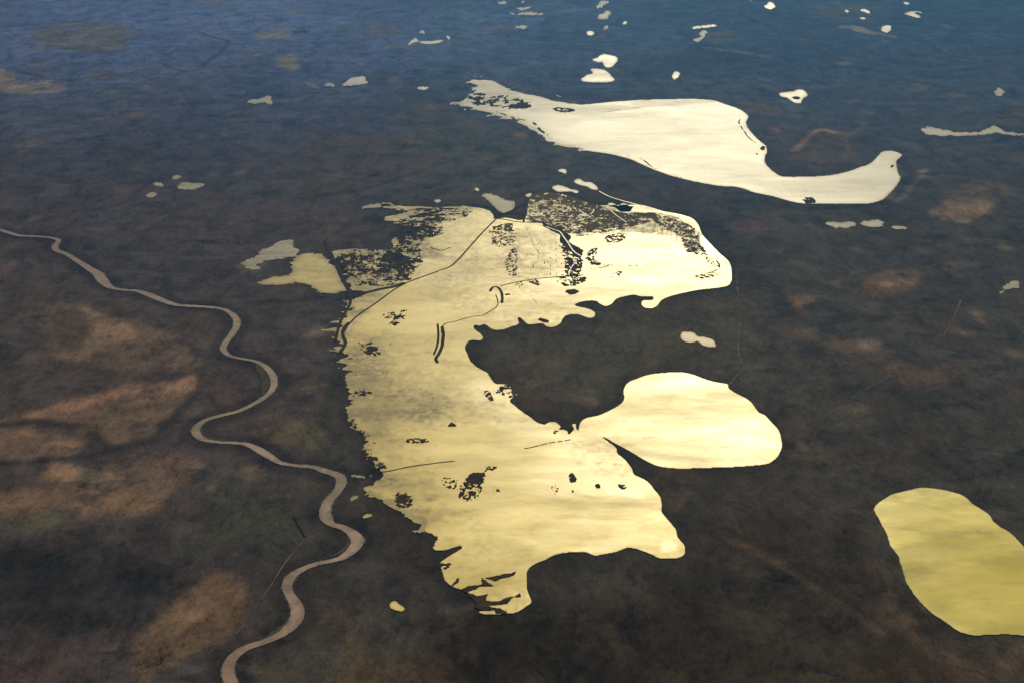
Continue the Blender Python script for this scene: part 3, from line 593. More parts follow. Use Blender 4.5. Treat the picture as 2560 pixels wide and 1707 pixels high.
patch('reed_bed', 'dark reed bed with two oval clumps off the western shore of the big lake', 'reed bed', [('poly','E',[(930,1235),(960,1218),(1010,1225),(1018,1250),(970,1260),(935,1250)],.08),('poly','E',[(925,1205),(955,1192),(988,1200),(960,1212)],.08),('line','E',[(850,1175),(890,1215),(940,1250),(1000,1290)],22,.45),('spk','E',[(860,1180),(960,1230),(1030,1270),(1000,1300),(900,1250)],.5,60)])
patch('mudflat', 'thin dry spit rising right of the oval clumps in the western basin', 'mudflat', [('line','E',[(1030,1222),(1095,1222),(1120,1160),(1150,1130)],9,.42)])
patch('reed_bed', 'drowned brown stubble in the far eastern lobe of the northern arm', 'reed bed', [('spk','F',[(1870,860),(1960,830),(2060,835),(1960,870)],.52,60,(1.6,.7))])
patch('reed_bed', 'faint ring of brown weed in the pale northern arm', 'reed bed', [('spk','F',[(1250,850),(1300,820),(1380,830),(1390,860),(1280,865)],.43,40)], M_track, height=.3)
# the scrub and dark fingers of the western and southern shores
patch('scrub_shore', 'dark flooded scrub with ragged fingers along the upper western shore of the big lake', 'scrub', [
   ('spk','E',[(1150,300),(1420,250),(1480,380),(1330,460),(1330,560),(1330,640),(1180,640),(1080,560),(1150,430)],.56,120,(2.2,.7)),
   ('spk','E',[(1170,350),(1290,350),(1280,450),(1180,480)],.68,110,(2.2,.6)),('line','E',[(1250,530),(1380,495),(1470,520),(1540,500),(1565,485)],22,.42),
   ('line','E',[(1180,425),(1330,400),(1440,410),(1490,390)],26,.4),('spk','E',[(1150,600),(1280,610),(1260,720),(1170,740)],.62,70),
   ('line','E',[(1000,250),(1180,235),(1300,215),(1420,215),(1560,210)],34,.38),('line','E',[(1210,285),(1330,270),(1430,290)],28,.42),('line','E',[(1360,240),(1450,275),(1560,310),(1640,335)],11,.35),
   ('spk','E',[(1280,210),(1700,200),(1600,290),(1400,300)],.44,110,(2,.6))], clip=in_lake)
patch('scrub_shore', 'black broken scrub between the pale flooded plots west of the lake', 'scrub', [
   ('spk','E',[(760,540),(830,560),(830,700),(770,720),(720,620)],.72,90),('spk','E',[(820,520),(1140,500),(1170,640),(1000,700),(850,640)],.57,80,(1.2,.9)),
   ('spk','E',[(830,650),(1150,650),(1160,760),(850,780)],.43,70,(1.5,.8)),('spk','E',[(1060,540),(1200,560),(1180,660),(1080,640)],.75,90)], clip=in_lake)
patch('scrub_shore', 'dark scrub islands off the southern west shore near the river bends', 'scrub', [
   ('spk','G',[(680,1400),(860,1440),(800,1540),(690,1520)],.66,70,(1,1)),('line','K',[(290,690),(330,700),(360,690)],30),('spk','K',[(290,680),(370,690),(330,750),(300,740)],.66,45),
   ('spk','G',[(240,410),(330,320),(420,340),(330,420)],.42,80,(2,.7)),('spk','G',[(200,560),(330,700),(350,900),(250,850)],.62,120,(1.4,.8)),('spk','G',[(340,850),(440,880),(480,960),(360,960)],.62,80,(1.6,.7))], clip=in_lake)
patch('mud_spit', 'long dark spit at the south end of the lake, upper of the three fingers', 'spit', [('line','K',[(300,782),(450,790),(610,795)],12),('poly','K',[(600,795),(640,790),(740,770),(870,735),(800,790),(700,820),(640,800)],.07),
   ('poly','K',[(600,800),(650,830),(690,855),(600,855),(560,880),(480,900),(440,880),(520,850),(600,840)],.09)])
patch('mud_spit', 'middle dark finger with a forked tip at the south end of the lake', 'spit', [('poly','K',[(500,905),(560,925),(650,910),(630,960),(740,962),(800,935),(880,905),(885,935),(820,940),(790,985),(700,995),(620,990),(560,985)],.07)])
patch('mud_spit', 'lowest dark finger at the south end of the lake', 'spit', [('poly','K',[(560,985),(660,1000),(740,1018),(790,1045),(780,1056),(700,1056),(690,1030),(600,1030),(540,1010)],.07)])
patch('mud_spit', 'short dark stub between the upper fingers and the southern shore', 'spit', [('poly','K',[(410,800),(440,800),(430,825),(400,850),(380,860),(395,825)],.09)])
# the flooded pastures of the northern arm
patch('marsh', 'speckled dense marsh along the top of the northern arm', 'marsh', [
   ('spk','F',[(620,300),(760,235),(900,250),(1150,330),(1300,380),(1600,400),(1500,470),(1100,520),(900,540),(760,470),(620,440)],.52,42,(1.8,.9)),
   ('spk','F',[(640,270),(800,230),(1080,290),(1240,380),(1600,400),(1500,430),(1150,420),(900,300),(700,300)],.6,70,(1.8,.7)),
   ('spk','F',[(1020,510),(1200,440),(1480,440),(1380,500),(1000,560)],.56,60,(2.4,.6)),('spk','F',[(1220,560),(1370,540),(1330,600),(1240,610)],.6,55),
   ('spk','F',[(1560,400),(1700,430),(1860,500),(1900,640),(1820,680),(1760,560),(1600,470)],.57,60,(1,1.2))], M_marsh, clip=in_lake)
patch('marsh', 'dark mud either side of the thin white canal in the northern arm', 'marsh', [
   ('poly','F',[(740,455),(790,475),(850,500),(915,495),(900,530),(960,560),(1010,640),(1050,700),(1035,720),(980,690),(930,640),(880,570),(840,530),(760,490)],.07),
   ('spk','F',[(900,600),(960,640),(1030,720),(1040,800),(1000,850),(940,860),(920,760)],.78,70),('spk','F',[(870,850),(1050,840),(1060,900),(930,930),(860,900)],.48,55,(1.5,.8)),('spk','F',[(1080,690),(1160,640),(1130,730),(1200,760),(1110,770)],.66,50)])
patch('marsh', 'loose brown weeds under the road junction in the northern arm', 'marsh', [('spk','F',[(480,470),(530,470),(520,520),(490,520)],.75,40),('spk','F',[(370,500),(520,480),(540,620),(420,640),(380,580)],.46,60,(1.8,.7))], M_marsh)
# drowned field walls and ditches: grids of thin broken lines
hl = []
for k in range(9): hl.append(('line','F',[(555+k*42, 640-k*20), (560+k*42, 850)], 8, .5))
for k in range(8): hl.append(('line','F',[(520, 640+k*28), (740, 625+k*26), (930, 640+k*26)], 8, .55))
hl += [('line','F',[(620,470),(660,550),(690,630),(740,700)],9,.4),('line','F',[(690,490),(740,600),(760,700)],7,.45),('spk','F',[(480,730),(560,640),(560,840),(490,830)],.42,34)]
patch('ditch_grid', 'square grid of thin drowned ditches in the west of the northern arm', 'ditches', hl, height=.3)
hl = [('line','F',[(1600+k*34, 490+k*5), (1600+k*34, 560+k*14)], 8, .42) for k in range(10)]+[('line','F',[(1000,560),(1250,550),(1500,525),(1740,510)],9,.45),('line','F',[(1240,560),(1246,640)],8,.3),('line','F',[(1680,685),(1800,690),(1860,690)],9,.4),('line','F',[(1735,560),(1735,680)],8,.35),('line','F',[(1600,545),(1720,560),(1850,600)],8,.45)]
patch('ditch_grid', 'row of short upright drowned ditches in the east of the northern arm', 'ditches', hl, height=.3)
patch('mud_line', 'curved dark mud line inside the rounded eastern end of the northern arm', 'mud bank', [('line','F',[(1900,640),(1960,700),(2030,740),(2055,790),(2010,820),(1960,835)],22,.4),('spk','F',[(1880,600),(1960,690),(1900,700),(1850,660)],.55,50),('spk','F',[(1940,700),(2050,760),(2030,810),(1980,760)],.4,50)])
patch('mud_line', 'brown mud line trailing right from the dark canal mud', 'mud bank', [('line','F',[(1085,765),(1160,770),(1290,775),(1450,778),(1600,768)],14,.38),('line','F',[(1100,803),(1200,790),(1240,775)],18,.35)])
patch('mud_line', 'wisps of mud hanging below the straight bank in the northern arm', 'mud bank', [('line','F',[(580,925),(600,960),(640,980),(680,1020),(715,1055)],10,.42),('spk','F',[(640,885),(710,880),(740,930),(690,915)],.7,45),('spk','F',[(520,905),(600,895),(600,930)],.6,45),('spk','F',[(470,985),(525,985),(500,1000)],.6,35)])

# ------------------------------------------------------------------ embankments and causeways across the water
def bank(label, wn, pts, width, h=3.5, gap=0, seed=3, name='embankment', cat='embankment', mat=None):
    parts = [('line', wn, pts, width)+((gap,) if gap else ())]
    return patch(name, label, cat, parts, mat or M_bank, height=h, seed=seed, dx=5, dy=10)
bank('long thin causeway slanting from the road junction down across the big lake', 'E', [(1885,285),(1860,310),(1780,390),(1700,480),(1620,570),(1550,635),(1480,662),(1400,692),(1260,742),(1170,785),(1100,830),(1000,905),(880,985),(800,1060),(770,1110)], 26)
bank('thick dark bank on the left between the flooded plots', 'E', [(620,450),(650,510),(700,610),(750,720),(800,815),(815,870)], 62)
bank('dark bank running right along the foot of the flooded plots', 'E', [(800,850),(870,850),(940,825),(1050,800),(1130,785),(1200,760)], 78)
bank('dark curved bank down the upper western edge of the lake', 'E', [(815,850),(805,920),(765,990),(735,1050),(715,1120),(700,1185)], 42)
bank('short dark bank inside the upper western corner of the lake', 'E', [(800,1050),(765,1090),(755,1140),(775,1200),(740,1260)], 50)
bank('zigzag causeway inside the lake with a broad dark foot', 'F', [(370,965),(385,940),(420,935),(448,965),(458,1010),(455,1050)], 40)
bank('thin elbow shaped causeway leading down from the zigzag bank', 'F', [(410,990),(425,1040),(420,1075),(370,1110),(320,1140),(250,1150),(180,1165),(100,1190),(50,1198),(20,1222),(8,1270)], 16)
bank('broad dark right strip at the lower end of the elbow causeway', 'E', [(1485,1080),(1495,1130),(1490,1180),(1485,1220),(1465,1270),(1440,1310),(1450,1340)], 44)
bank('narrow dark left strip at the lower end of the elbow causeway', 'E', [(1452,1060),(1458,1120),(1455,1180),(1445,1230),(1425,1280)], 30)
bank('straight dark bank along the foot of the ditch grid', 'F', [(450,925),(500,912),(600,892),(700,875),(800,865),(910,856)], 24)
bank('road spur running up to the right from the junction', 'F', [(400,412),(450,400),(520,378),(575,348),(620,335)], 34)
bank('straight road bank running right from the junction above the ditch grid', 'F', [(390,428),(480,440),(560,455),(640,460),(740,462),(790,480)], 34)
bank('short upright road bank above the junction', 'F', [(632,270),(625,330),(620,400),(615,455)], 34)
bank('road bank entering the junction from the upper left', 'F', [(340,330),(370,365),(400,400),(410,425)], 60)
bank('thin road bank left of the lower lake running out from the shore', 'G', [(430,968),(500,962),(620,937),(700,922),(830,905),(900,896),(985,888)], 20)
DASH = smooth(T('G', [(1505,795),(1560,785),(1640,765),(1700,752),(1780,740),(1850,728)]), False, 8)
for (a, b), wd in zip(((0, 5), (6, 13), (14, 20), (22, 27), (29, 32), (34, 39)), ('westernmost', 'second from the west', 'third from the west', 'third from the east', 'second from the east', 'easternmost')):
    g = Grid(DASH[a:b+1], 60, 5, 9); m = g.stroke(DASH[a:b+1], 17)
    link('embankment', contour_mesh('embankment', g, soft1(m), zf=0.5+3*blur(m, 1, 1)), M_bank, 'short dark dash of the broken causeway at the lake narrows, '+wd, 'embankment', None, 'dashes of the broken causeway')
patch('canal', 'thin white canal winding through dark mud in the northern arm', 'canal', [('line','F',[(780,492),(820,508),(880,530),(910,570),(940,610),(965,650),(990,680),(1035,708)],20)], M_pond, height=.01, dx=5, dy=10, kind='structure').location.z = 4.5
patch('canal', 'short white canal below the winding one', 'canal', [('line','F',[(1005,742),(975,780),(950,820),(948,850)],16)], M_pond, height=.01, dx=5, dy=10, kind='structure').location.z = 4.5
for lab, pts in (('short white ditch inside the speckled marsh', [(1020,365),(1060,395),(1110,425)]), ('white ditch in the right half of the speckled marsh', [(1250,368),(1290,405),(1340,440),(1370,460)]), ('tiny white ditch rising at the middle of the speckled marsh', [(1105,400),(1125,385),(1132,365)])):
    patch('canal', lab, 'canal', [('line','F',pts,18)], M_pond, height=.01, dx=5, dy=10, kind='structure').location.z = 4.5

# ------------------------------------------------------------------ the upper lake
UP = TT('B',[(1030,575),(1100,568),(1200,580),(1310,605),(1390,655),(1450,680),(1600,705),(1720,745),(1830,765),(1950,770),(2100,755),(2300,740)],
 'C',[(50,735),(200,732),(400,730),(540,740),(620,765),(720,800),(770,830),(797,860),(780,900),(800,950),(860,1020),(920,1070),(935,1110),(918,1160),(920,1200),(960,1245),(1020,1290),(1080,1303),(1250,1300),(1400,1290),(1540,1260),(1600,1235),(1680,1210),(1740,1160),(1775,1120),(1840,1110),(1900,1125),(1925,1145),(1885,1185),(1890,1240),(1900,1280),(1918,1310),(1890,1360),(1840,1420),(1780,1470),(1680,1498),(1550,1500),(1400,1500),(1200,1498),(1080,1475),(980,1445),(850,1420),(780,1395),(700,1375),(600,1370),(500,1355),(350,1325),(200,1285),(80,1240),(0,1205)],
 'B',[(2300,1180),(2200,1150),(2100,1130),(1950,1110),(1800,1085),(1700,1055),(1640,1030),(1640,1000),(1600,985),(1570,950),(1500,920),(1430,890),(1350,855),(1250,825),(1130,800),(1050,780),(990,750),(1080,735),(1100,700),(1150,650),(1130,620),(1060,590)])
gU = Grid(smooth(UP), 100, 15, 45)
xu = T('B', [(1900, 900)])[0][0]
FU, mUF = feather(gU, gU.fill(ragged(UP, 0.07, 12, 4)), 260, 260, 2.6, 620, 240, 63)
upm = np.where(gU.X < xu, mUF, gU.fill(ragged(smooth(UP, True, 3), 0.03, 13, 2)))
mu = np.zeros_like(gU.X)
for wn, pts, f, a in (('B',[(1000,560),(1400,640),(1500,760),(1300,830),(1000,760)],200,.45),('B',[(1100,650),(1900,760),(2352,780),(2352,800),(1900,830),(1300,800)],160,.25),
                      ('C',[(0,735),(540,735),(500,760),(0,790)],60,.35),('C',[(1700,1100),(1930,1110),(1900,1180),(1750,1180)],120,.22),('B',[(1250,820),(1600,960),(1600,1000),(1400,900)],80,.4)):
    mu = np.maximum(mu, softpoly(gU, wn, pts, f)*a)
mu = np.maximum(mu, np.where(gU.X < xu, 1.2*(1-FU), 1.3*(1-blur(upm, 2, 1))))
mu = np.clip(mu*(0.2+1.6*fbm(gU.X/300, gU.Y/220, 5, 6, .65)), 0, .85)
link('lake', contour_mesh('lake', gU, soft1(upm), 0.0, attrs={'mud': mu}), M_lake, 'long cream coloured lake with a hooked right end in the upper half of the picture', 'lake', 'structure')
def in_up(g):
    i = np.clip(((g.X-gU.xs[0])/gU.dx).round().astype(int), 0, gU.X.shape[1]-1); j = np.clip(((g.Y-gU.ys[0])/gU.dy).round().astype(int), 0, gU.X.shape[0]-1)
    return upm[j, i]
U = dict(dx=15, dy=45, clip=in_up)
patch('reed_bed', 'streaky grey reeds over the narrow left end of the upper lake', 'reed bed', [('spk','B',[(1130,690),(1350,700),(1550,760),(1500,800),(1250,790),(1100,760)],.47,110,(2,1)),('spk','B',[(1400,770),(1540,765),(1530,795),(1420,795)],.62,90,(2,1))], seed=2, **U)
patch('mudflat', 'dark little mudflat in the upper lake below its north shore', 'mudflat', [('spk','B',[(1700,795),(1850,800),(1850,822),(1790,832)],.72,90,(2,1))], seed=3, **U)
patch('reed_bed', 'dotted reed line just inside the north shore of the upper lake', 'reed bed', [('line','B',[(1990,830),(2100,825),(2200,810),(2352,790)],42,.36),('line','C',[(0,783),(60,775),(130,770),(200,765),(320,745),(420,742),(550,750)],36,.42)], seed=4, **U)
patch('reed_bed', 'broken reeds along the lower left shore of the upper lake', 'reed bed', [('line','B',[(1300,825),(1430,870),(1560,900),(1620,960),(1680,1000)],60,.42),('line','B',[(1800,1075),(1950,1100),(2150,1125),(2280,1150),(2352,1165)],34,.4)], seed=5, **U)
patch('mud_line', 'thin brown mud line following the eastern shore of the upper lake', 'mud bank', [('line','C',[(735,880),(728,910),(760,960),(800,1015),(850,1050),(875,1060)],26,.3),('spk','C',[(890,1080),(920,1080),(910,1120)],.75,50),('spk','C',[(840,1130),(880,1130),(870,1145)],.7,50)], seed=6, **U)
patch('mud_line', 'thin brown mud line following the southern shore of the upper lake', 'mud bank', [('line','C',[(0,1165),(40,1190),(100,1235),(200,1275),(320,1312)],30,.35)], seed=7, **U)
patch('mud_line', 'dark mud bars at the bottom of the hooked end of the upper lake', 'mud bank', [('line','C',[(860,1422),(940,1425),(1030,1412),(1040,1405)],26,.2),('line','C',[(1080,1462),(1180,1468),(1240,1475),(1370,1480)],28),('spk','C',[(1210,1458),(1280,1460),(1270,1500),(1220,1500)],.75,60),('line','C',[(1580,1492),(1680,1482)],20,.3)], seed=8, **U)
patch('islet', 'tiny dark islet in the hooked tip of the upper lake', 'islet', [('poly','C',[(1830,1240),(1850,1215),(1885,1208),(1860,1230)],.05)], seed=9, **U)

# ------------------------------------------------------------------ the lake in the lower right corner
LR = T('L', [(1250,300),(1255,270),(1290,235),(1380,180),(1480,155),(1590,130),(1700,137),(1800,155),(1910,190),(1970,245),(2040,290),(2105,335),(2120,370),(2180,420),(2250,460),(2310,520),(2400,610),(2600,800),(2700,1000),(2600,1180),(2450,1230),(2352,1217),(2240,1207),(2100,1210),(1990,1215),(1900,1195),(1840,1165),(1780,1120),(1700,1070),(1640,1020),(1560,935),(1490,830),(1455,720),(1430,640),(1405,600),(1370,555),(1350,490),(1310,410),(1280,350)])
g = Grid(smooth(LR), 60, 9, 13); m = g.fill(ragged(smooth(LR, True, 3), 0.03, 21, 2))
shore = 1-blur(m, 6, 5)  # rim mask for the brighter glare painted along the shore
link('lake', contour_mesh('lake', g, soft1(m), 0.0, attrs={'mud': np.clip(1.9*(fbm(g.X/900, g.Y/380, 8, 6, .68)-.42)+.12*np.clip((g.X-5500)/2500, -1, 1.5), 0, .55)+1.2*(1-blur(m, 1, 1, 1)), 'painted_glare': 0.9*shore}), M_yel, 'yellow green lake cut by the lower right edge of the picture', 'lake', 'structure')

# ------------------------------------------------------------------ ponds
PONDS = [
 ('C','pale pond with a dark notch above the hooked end of the upper lake', M_pond, [[(1025,712),(1030,682),(1120,675),(1150,660),(1195,660),(1232,692),(1220,712),(1190,735),(1180,770),(1110,745),(1085,722)]]),
 ('C','small white teardrop pond above the upper lake', M_pond, [[(240,590),(241,548),(265,523),(295,540),(282,572)]]),
 ('C','round white pond with a thin arm near the top right', M_pond, [[(1768,215),(1790,193),(1830,190),(1875,187),(1845,203),(1838,232),(1800,240),(1775,232)]]),
 ('C','white pond shaped like a wrench at the top right', M_pond, [[(1888,102),(1950,97),(1990,86),(2085,89),(2075,100),(2030,98),(2018,110),(2070,118),(2060,131),(2010,126),(1980,115),(1930,108)]]),
 ('C','small oval pond at the very top, above the wrench shaped pond', M_pond, [[(1930,22),(1960,15),(1990,28),(1960,40)]]),
 ('C','leftmost small oval pond in the cluster at the top right', M_pond, [[(1494,83),(1515,70),(1545,82),(1520,97)]]),
 ('C','wide oval pond right of the leftmost one in the top right cluster', M_pond, [[(1612,78),(1640,68),(1670,75),(1697,85),(1680,98),(1630,88)]]),
 ('C','tiny dot pond in the middle of the top right cluster', M_pond, [[(1714,70),(1728,63),(1742,70),(1728,76)]]),
 ('C','oval pond below the wide one in the top right cluster', M_pond, [[(1606,137),(1640,126),(1672,134),(1640,148)]]),
 ('C','dot pond right of the round pond with an arm', M_pond, [[(1904,187),(1915,180),(1926,187),(1915,193)]]),
 ('C','long thin blue white streak of water near the top', M_pond, [[(352,218),(430,193),(560,180),(690,160),(700,165),(560,194),(430,212)]]),
 ('C','crooked grey white pond under the long thin streak', M_dim, [[(390,302),(400,288),(445,280),(440,240),(480,222),(505,235),(475,265),(455,300),(430,308)]]),
 ('C','pale triangular pond at the top edge', M_pond, [[(905,52),(935,30),(955,10),(975,25),(997,57),(950,68)]]),
 ('C','small pale pond cut by the top edge left of the triangular one', M_dim, [[(780,-5),(830,-5),(810,12)]]),
 ('B','bright white pond with a domed top above the upper lake', M_pond, [[(1905,592),(1950,565),(1960,550),(2015,540),(1975,512),(2060,508),(2120,532),(2140,560),(2168,582),(2150,602),(2060,610),(1980,605)]]),
 ('B','ragged white pond just above the domed one', M_pond, [[(1995,440),(2040,425),(2065,405),(2100,400),(2130,408),(2190,425),(2165,480),(2110,502),(2085,480),(2080,455),(2040,462)]]),
 ('B','small bright V shaped pond near the top', M_pond, [[(1955,240),(1975,228),(2023,235),(2000,262),(1970,262)]]),
 ('B','slanted grey rectangular pond near the top edge', M_dim, [[(2035,132),(2070,105),(2095,88),(2148,90),(2125,125),(2105,145),(2060,142)]]),
 ('B','grey pond at the top edge above the slanted one', M_dim, [[(2050,30),(2070,10),(2135,12),(2110,30),(2050,62),(2020,68)]]),
 ('B','small pale pond right of the slanted rectangle', M_pond, [[(2215,178),(2235,160),(2262,158),(2255,178),(2225,186)]]),
 ('B','small grey pond under the slanted rectangle', M_dim, [[(2075,208),(2105,190),(2130,195),(2110,215)]]),
 ('B','white lens shaped pond left of the upper lake tip', M_pond, [[(705,652),(740,635),(780,640),(832,635),(800,650),(765,664),(735,662)]]),
 ('B','white triangular pond in the upper left', M_pond, [[(150,635),(190,605),(225,575),(260,570),(335,562),(330,590),(362,610),(320,622),(220,630)]]),
 ('B','thin grey tail of water left of the white triangular pond', M_dim, [[(25,630),(60,612),(110,622),(150,632),(100,637)]]),
 ('B','white crescent of water near the top left of centre', M_pond, [[(640,345),(655,318),(700,280),(718,285),(712,300),(780,305),(860,300),(905,290),(912,302),(860,320),(780,326),(720,315),(690,312),(665,335)]]),
 ('B','little white spot at the right end of the crescent', M_pond, [[(925,268),(940,260),(965,285),(955,297),(935,287)]]),
 ('B','faint lilac smear of water above the crescent', M_dim, [[(730,235),(745,222),(790,245),(740,248)]]),
 ('B','long grey flooded strip near the top edge', M_dim, [[(1380,95),(1440,93),(1640,98),(1635,112),(1400,104)]]),
 ('B','short grey flooded strip above the long one', M_dim, [[(1430,62),(1580,52),(1590,62),(1480,76)]]),
 ('B','grey strip of water cut by the top edge', M_dim, [[(1280,20),(1400,12),(1380,22),(1330,30)]]),
 ('B','slanted grey sliver at the top edge', M_dim, [[(1470,18),(1500,-5),(1520,-5),(1490,25)]]),
 ('B','pale lozenge of water under the grey strips', M_dim, [[(1425,205),(1480,185),(1528,198),(1500,216),(1460,212)]]),
 ('B','thin grey streak above the north shore of the upper lake', M_dim, [[(1655,688),(1700,692),(1780,712),(1770,720),(1700,705)]]),
 ('B','tiny pale sliver left of the upper lake', M_dim, [[(958,762),(985,760),(1015,770),(1000,777)]]),
 ('B','tiny bright sliver on the lower shore of the upper lake', M_pond, [[(1580,1025),(1600,995),(1615,995),(1600,1018)]]),
 ('B','small white pond highest in the chain between the two lakes', M_pond, [[(1735,1252),(1770,1243),(1808,1245),(1815,1270),(1805,1283),(1770,1268)]]),
 ('B','tiny dot pond between the two lakes', M_pond, [[(1838,1285),(1852,1277),(1866,1287),(1850,1297)]]),
 ('B','long white double pond in the chain between the two lakes', M_pond, [[(1863,1338),(1885,1318),(1912,1315),(1940,1335),(1990,1343),(2030,1368),(2052,1400),(2035,1402),(1990,1392),(1960,1375),(1905,1362)]]),
 ('B','white pond with a ragged left tail between the two lakes', M_pond, [[(1645,1343),(1675,1348),(1712,1372),(1745,1362),(1800,1372),(1845,1393),(1870,1395),(1915,1412),(1880,1420),(1830,1408),(1770,1415),(1725,1400),(1690,1365)]]),
 ('B','bright spot left of the chain of ponds', M_pond, [[(1128,1388),(1155,1383),(1175,1398),(1165,1410)]]),
 ('B','tiniest bright spot left of the chain of ponds', M_pond, [[(1080,1378),(1090,1373),(1102,1380),(1090,1386)]]),
 ('B','white pond by the short upright road bank', M_pond, [[(1500,1440),(1530,1422),(1565,1420),(1552,1440),(1530,1458)]]),
 ('B','little pale pond above the upper western shore', M_pond, [[(832,1472),(890,1467),(895,1477),(870,1490),(840,1486)]]),
 ('B','pale streak of water at the northwest corner of the big lake', M_dim, [[(295,1520),(400,1503),(500,1493),(550,1502),(430,1520),(330,1530)]]),
 ('B','greyish flooded field above the road junction', M_dim, [[(1190,1430),(1250,1425),(1340,1455),(1420,1500),(1420,1540),(1350,1567),(1290,1530),(1230,1475)]]),
 ('F','lobed white pools under the eastern tip of the speckled marsh', M_pond, [[(1225,330),(1240,318),(1275,320),(1300,335),(1320,345),(1330,320),(1370,322),(1395,340),(1460,338),(1405,362),(1410,385),(1380,380),(1340,388),(1310,372),(1290,352),(1250,345)]]),
 ('F','row of small white pools beside the shore channel', M_pond, [[(1430,395),(1445,385),(1500,395),(1540,385),(1610,395),(1570,408),(1550,430),(1520,412),(1470,408)]]),
 ('F','pinkish cream pond of two joined ovals on the dark headland', M_tan, [[(1765,1285),(1785,1265),(1830,1262),(1870,1272),(1893,1295),(1930,1300),(1990,1312),(2025,1340),(2022,1375),(1970,1372),(1920,1355),(1895,1332),(1850,1342),(1800,1335),(1775,1315)]]),
 ('F','faint short streak of water on the dark headland', M_dim, [[(1570,1322),(1640,1312),(1632,1325),(1590,1328)]]),
 ('N','grey green club shaped water running off the right edge', M_dim, [[(1600,955),(1640,938),(1750,950),(1850,972),(1950,975),(2050,962),(2130,930),(2180,945),(2230,975),(2400,985),(2500,985),(2500,1005),(2352,1002),(2220,990),(2130,978),(2000,996),(1850,1000),(1720,1003),(1640,998)]]),
 ('N','small blue white pond at the right edge', M_dim, [[(2135,660),(2195,655),(2200,690),(2150,712)]]),
 ('M','grey oval pond, middle of three below the upper lake', M_dim, [[(1155,180),(1175,157),(1300,152),(1322,175),(1290,197),(1210,200)]]),
 ('M','faint oval pond, left of three below the upper lake', M_dim, [[(892,172),(960,162),(1100,168),(1118,185),(1060,200),(980,205)]]),
 ('M','blue sliver pond, right of three below the upper lake', M_dim, [[(1365,193),(1440,190),(1520,208),(1460,214),(1395,212)]]),
 ('M','blue grey bean shaped pond near the right edge', M_dim, [[(2158,682),(2190,655),(2220,620),(2270,590),(2310,600),(2315,640),(2290,650),(2240,650),(2200,680)]]),
 ('A','grey lozenge shaped pond, largest of four in the left plain', M_dim, [[(1300,1378),(1330,1350),(1370,1340),(1430,1352),(1505,1358),(1450,1385),(1370,1400)]]),
 ('A','small grey pond left of the lozenge', M_dim, [[(1120,1352),(1160,1342),(1205,1357),(1180,1373)]]),
 ('A','small grey pond above the lozenge', M_dim, [[(1262,1302),(1300,1292),(1335,1303),(1290,1325)]]),
 ('A','small grey pond below the lozenge', M_dim, [[(1068,1437),(1110,1416),(1162,1435),(1120,1453)]]),
 ('A','pale comet shaped pond in the upper left plain', M_dim, [[(1815,745),(1870,730),(1930,725),(1970,703),(1985,720),(2008,765),(1980,778),(1945,750),(1880,768)]]),
 ('J','small yellow pool between the river and the south end of the lake', M_main, [[(1690,975),(1735,960),(1760,990),(1800,1015),(1785,1040),(1735,1032),(1695,1010)]]),
 ('J','tiny tan pool beside the lower river bend', M_main, [[(1485,350),(1520,322),(1575,332),(1530,350),(1500,357)]]),
 ('J','thin pale sliver of water above the tan pool', M_dim, [[(1390,215),(1420,195),(1470,190),(1440,210),(1400,224)]]),
 ('J','thin pale streak between the river and the ragged shore', M_dim, [[(1390,40),(1460,38),(1560,52),(1500,56),(1420,50)]]),
 ('H','white dot of water east of the lower lake', M_pond, [[(1012,1038),(1020,1030),(1030,1038),(1020,1046)]]),
]
for k, (wn, lab, mt, polys) in enumerate(PONDS):
    P = T(wn, polys[0]); Q = ragged(smooth(P, True, 3), 0.05, 50+k, 2)
    g = Grid(Q, 60); m = g.fill(Q)
    F = blur(m, 2, 2)
    m = F+(1.5 if mt is M_dim else 0.6)*(fbm(g.X/90, g.Y/110, k, 4, .7)-0.5) > 0.5
    rough_edge = blur(m, 2, 2)
    mm = (0.12+1.1*(1-rough_edge))*(0.3+1.4*fbm(g.X/180, g.Y/180, k))
    if mt is M_dim: mm = mm+0.2
    link('pond', contour_mesh('pond', g, soft1(m), 0.0, attrs={'mud': mm}), mt, lab, 'pond', 'structure', 'ponds scattered over the plain')
# bright channel round the outer shore of the northern arm
P = smooth(T('F', [(1165,228),(1200,248),(1250,272),(1330,298),(1430,325),(1530,355),(1620,385),(1700,400)]), False)
g = Grid(P, 80, 8, 14); m = g.stroke(P, np.linspace(16, 55, len(P)))
link('channel', contour_mesh('channel', g, soft1(m), 0.4, attrs={'mud': np.zeros_like(g.X)}), M_pond, 'thin bright channel curving along the outer shore of the northern arm', 'channel', 'structure')
patch('islet', 'dark hollow islet inside the pale notched pond near the upper lake', 'islet', [('poly','C',[(1115,722),(1130,712),(1160,710),(1185,722),(1165,735),(1130,732)],.03)], dx=13, dy=35)

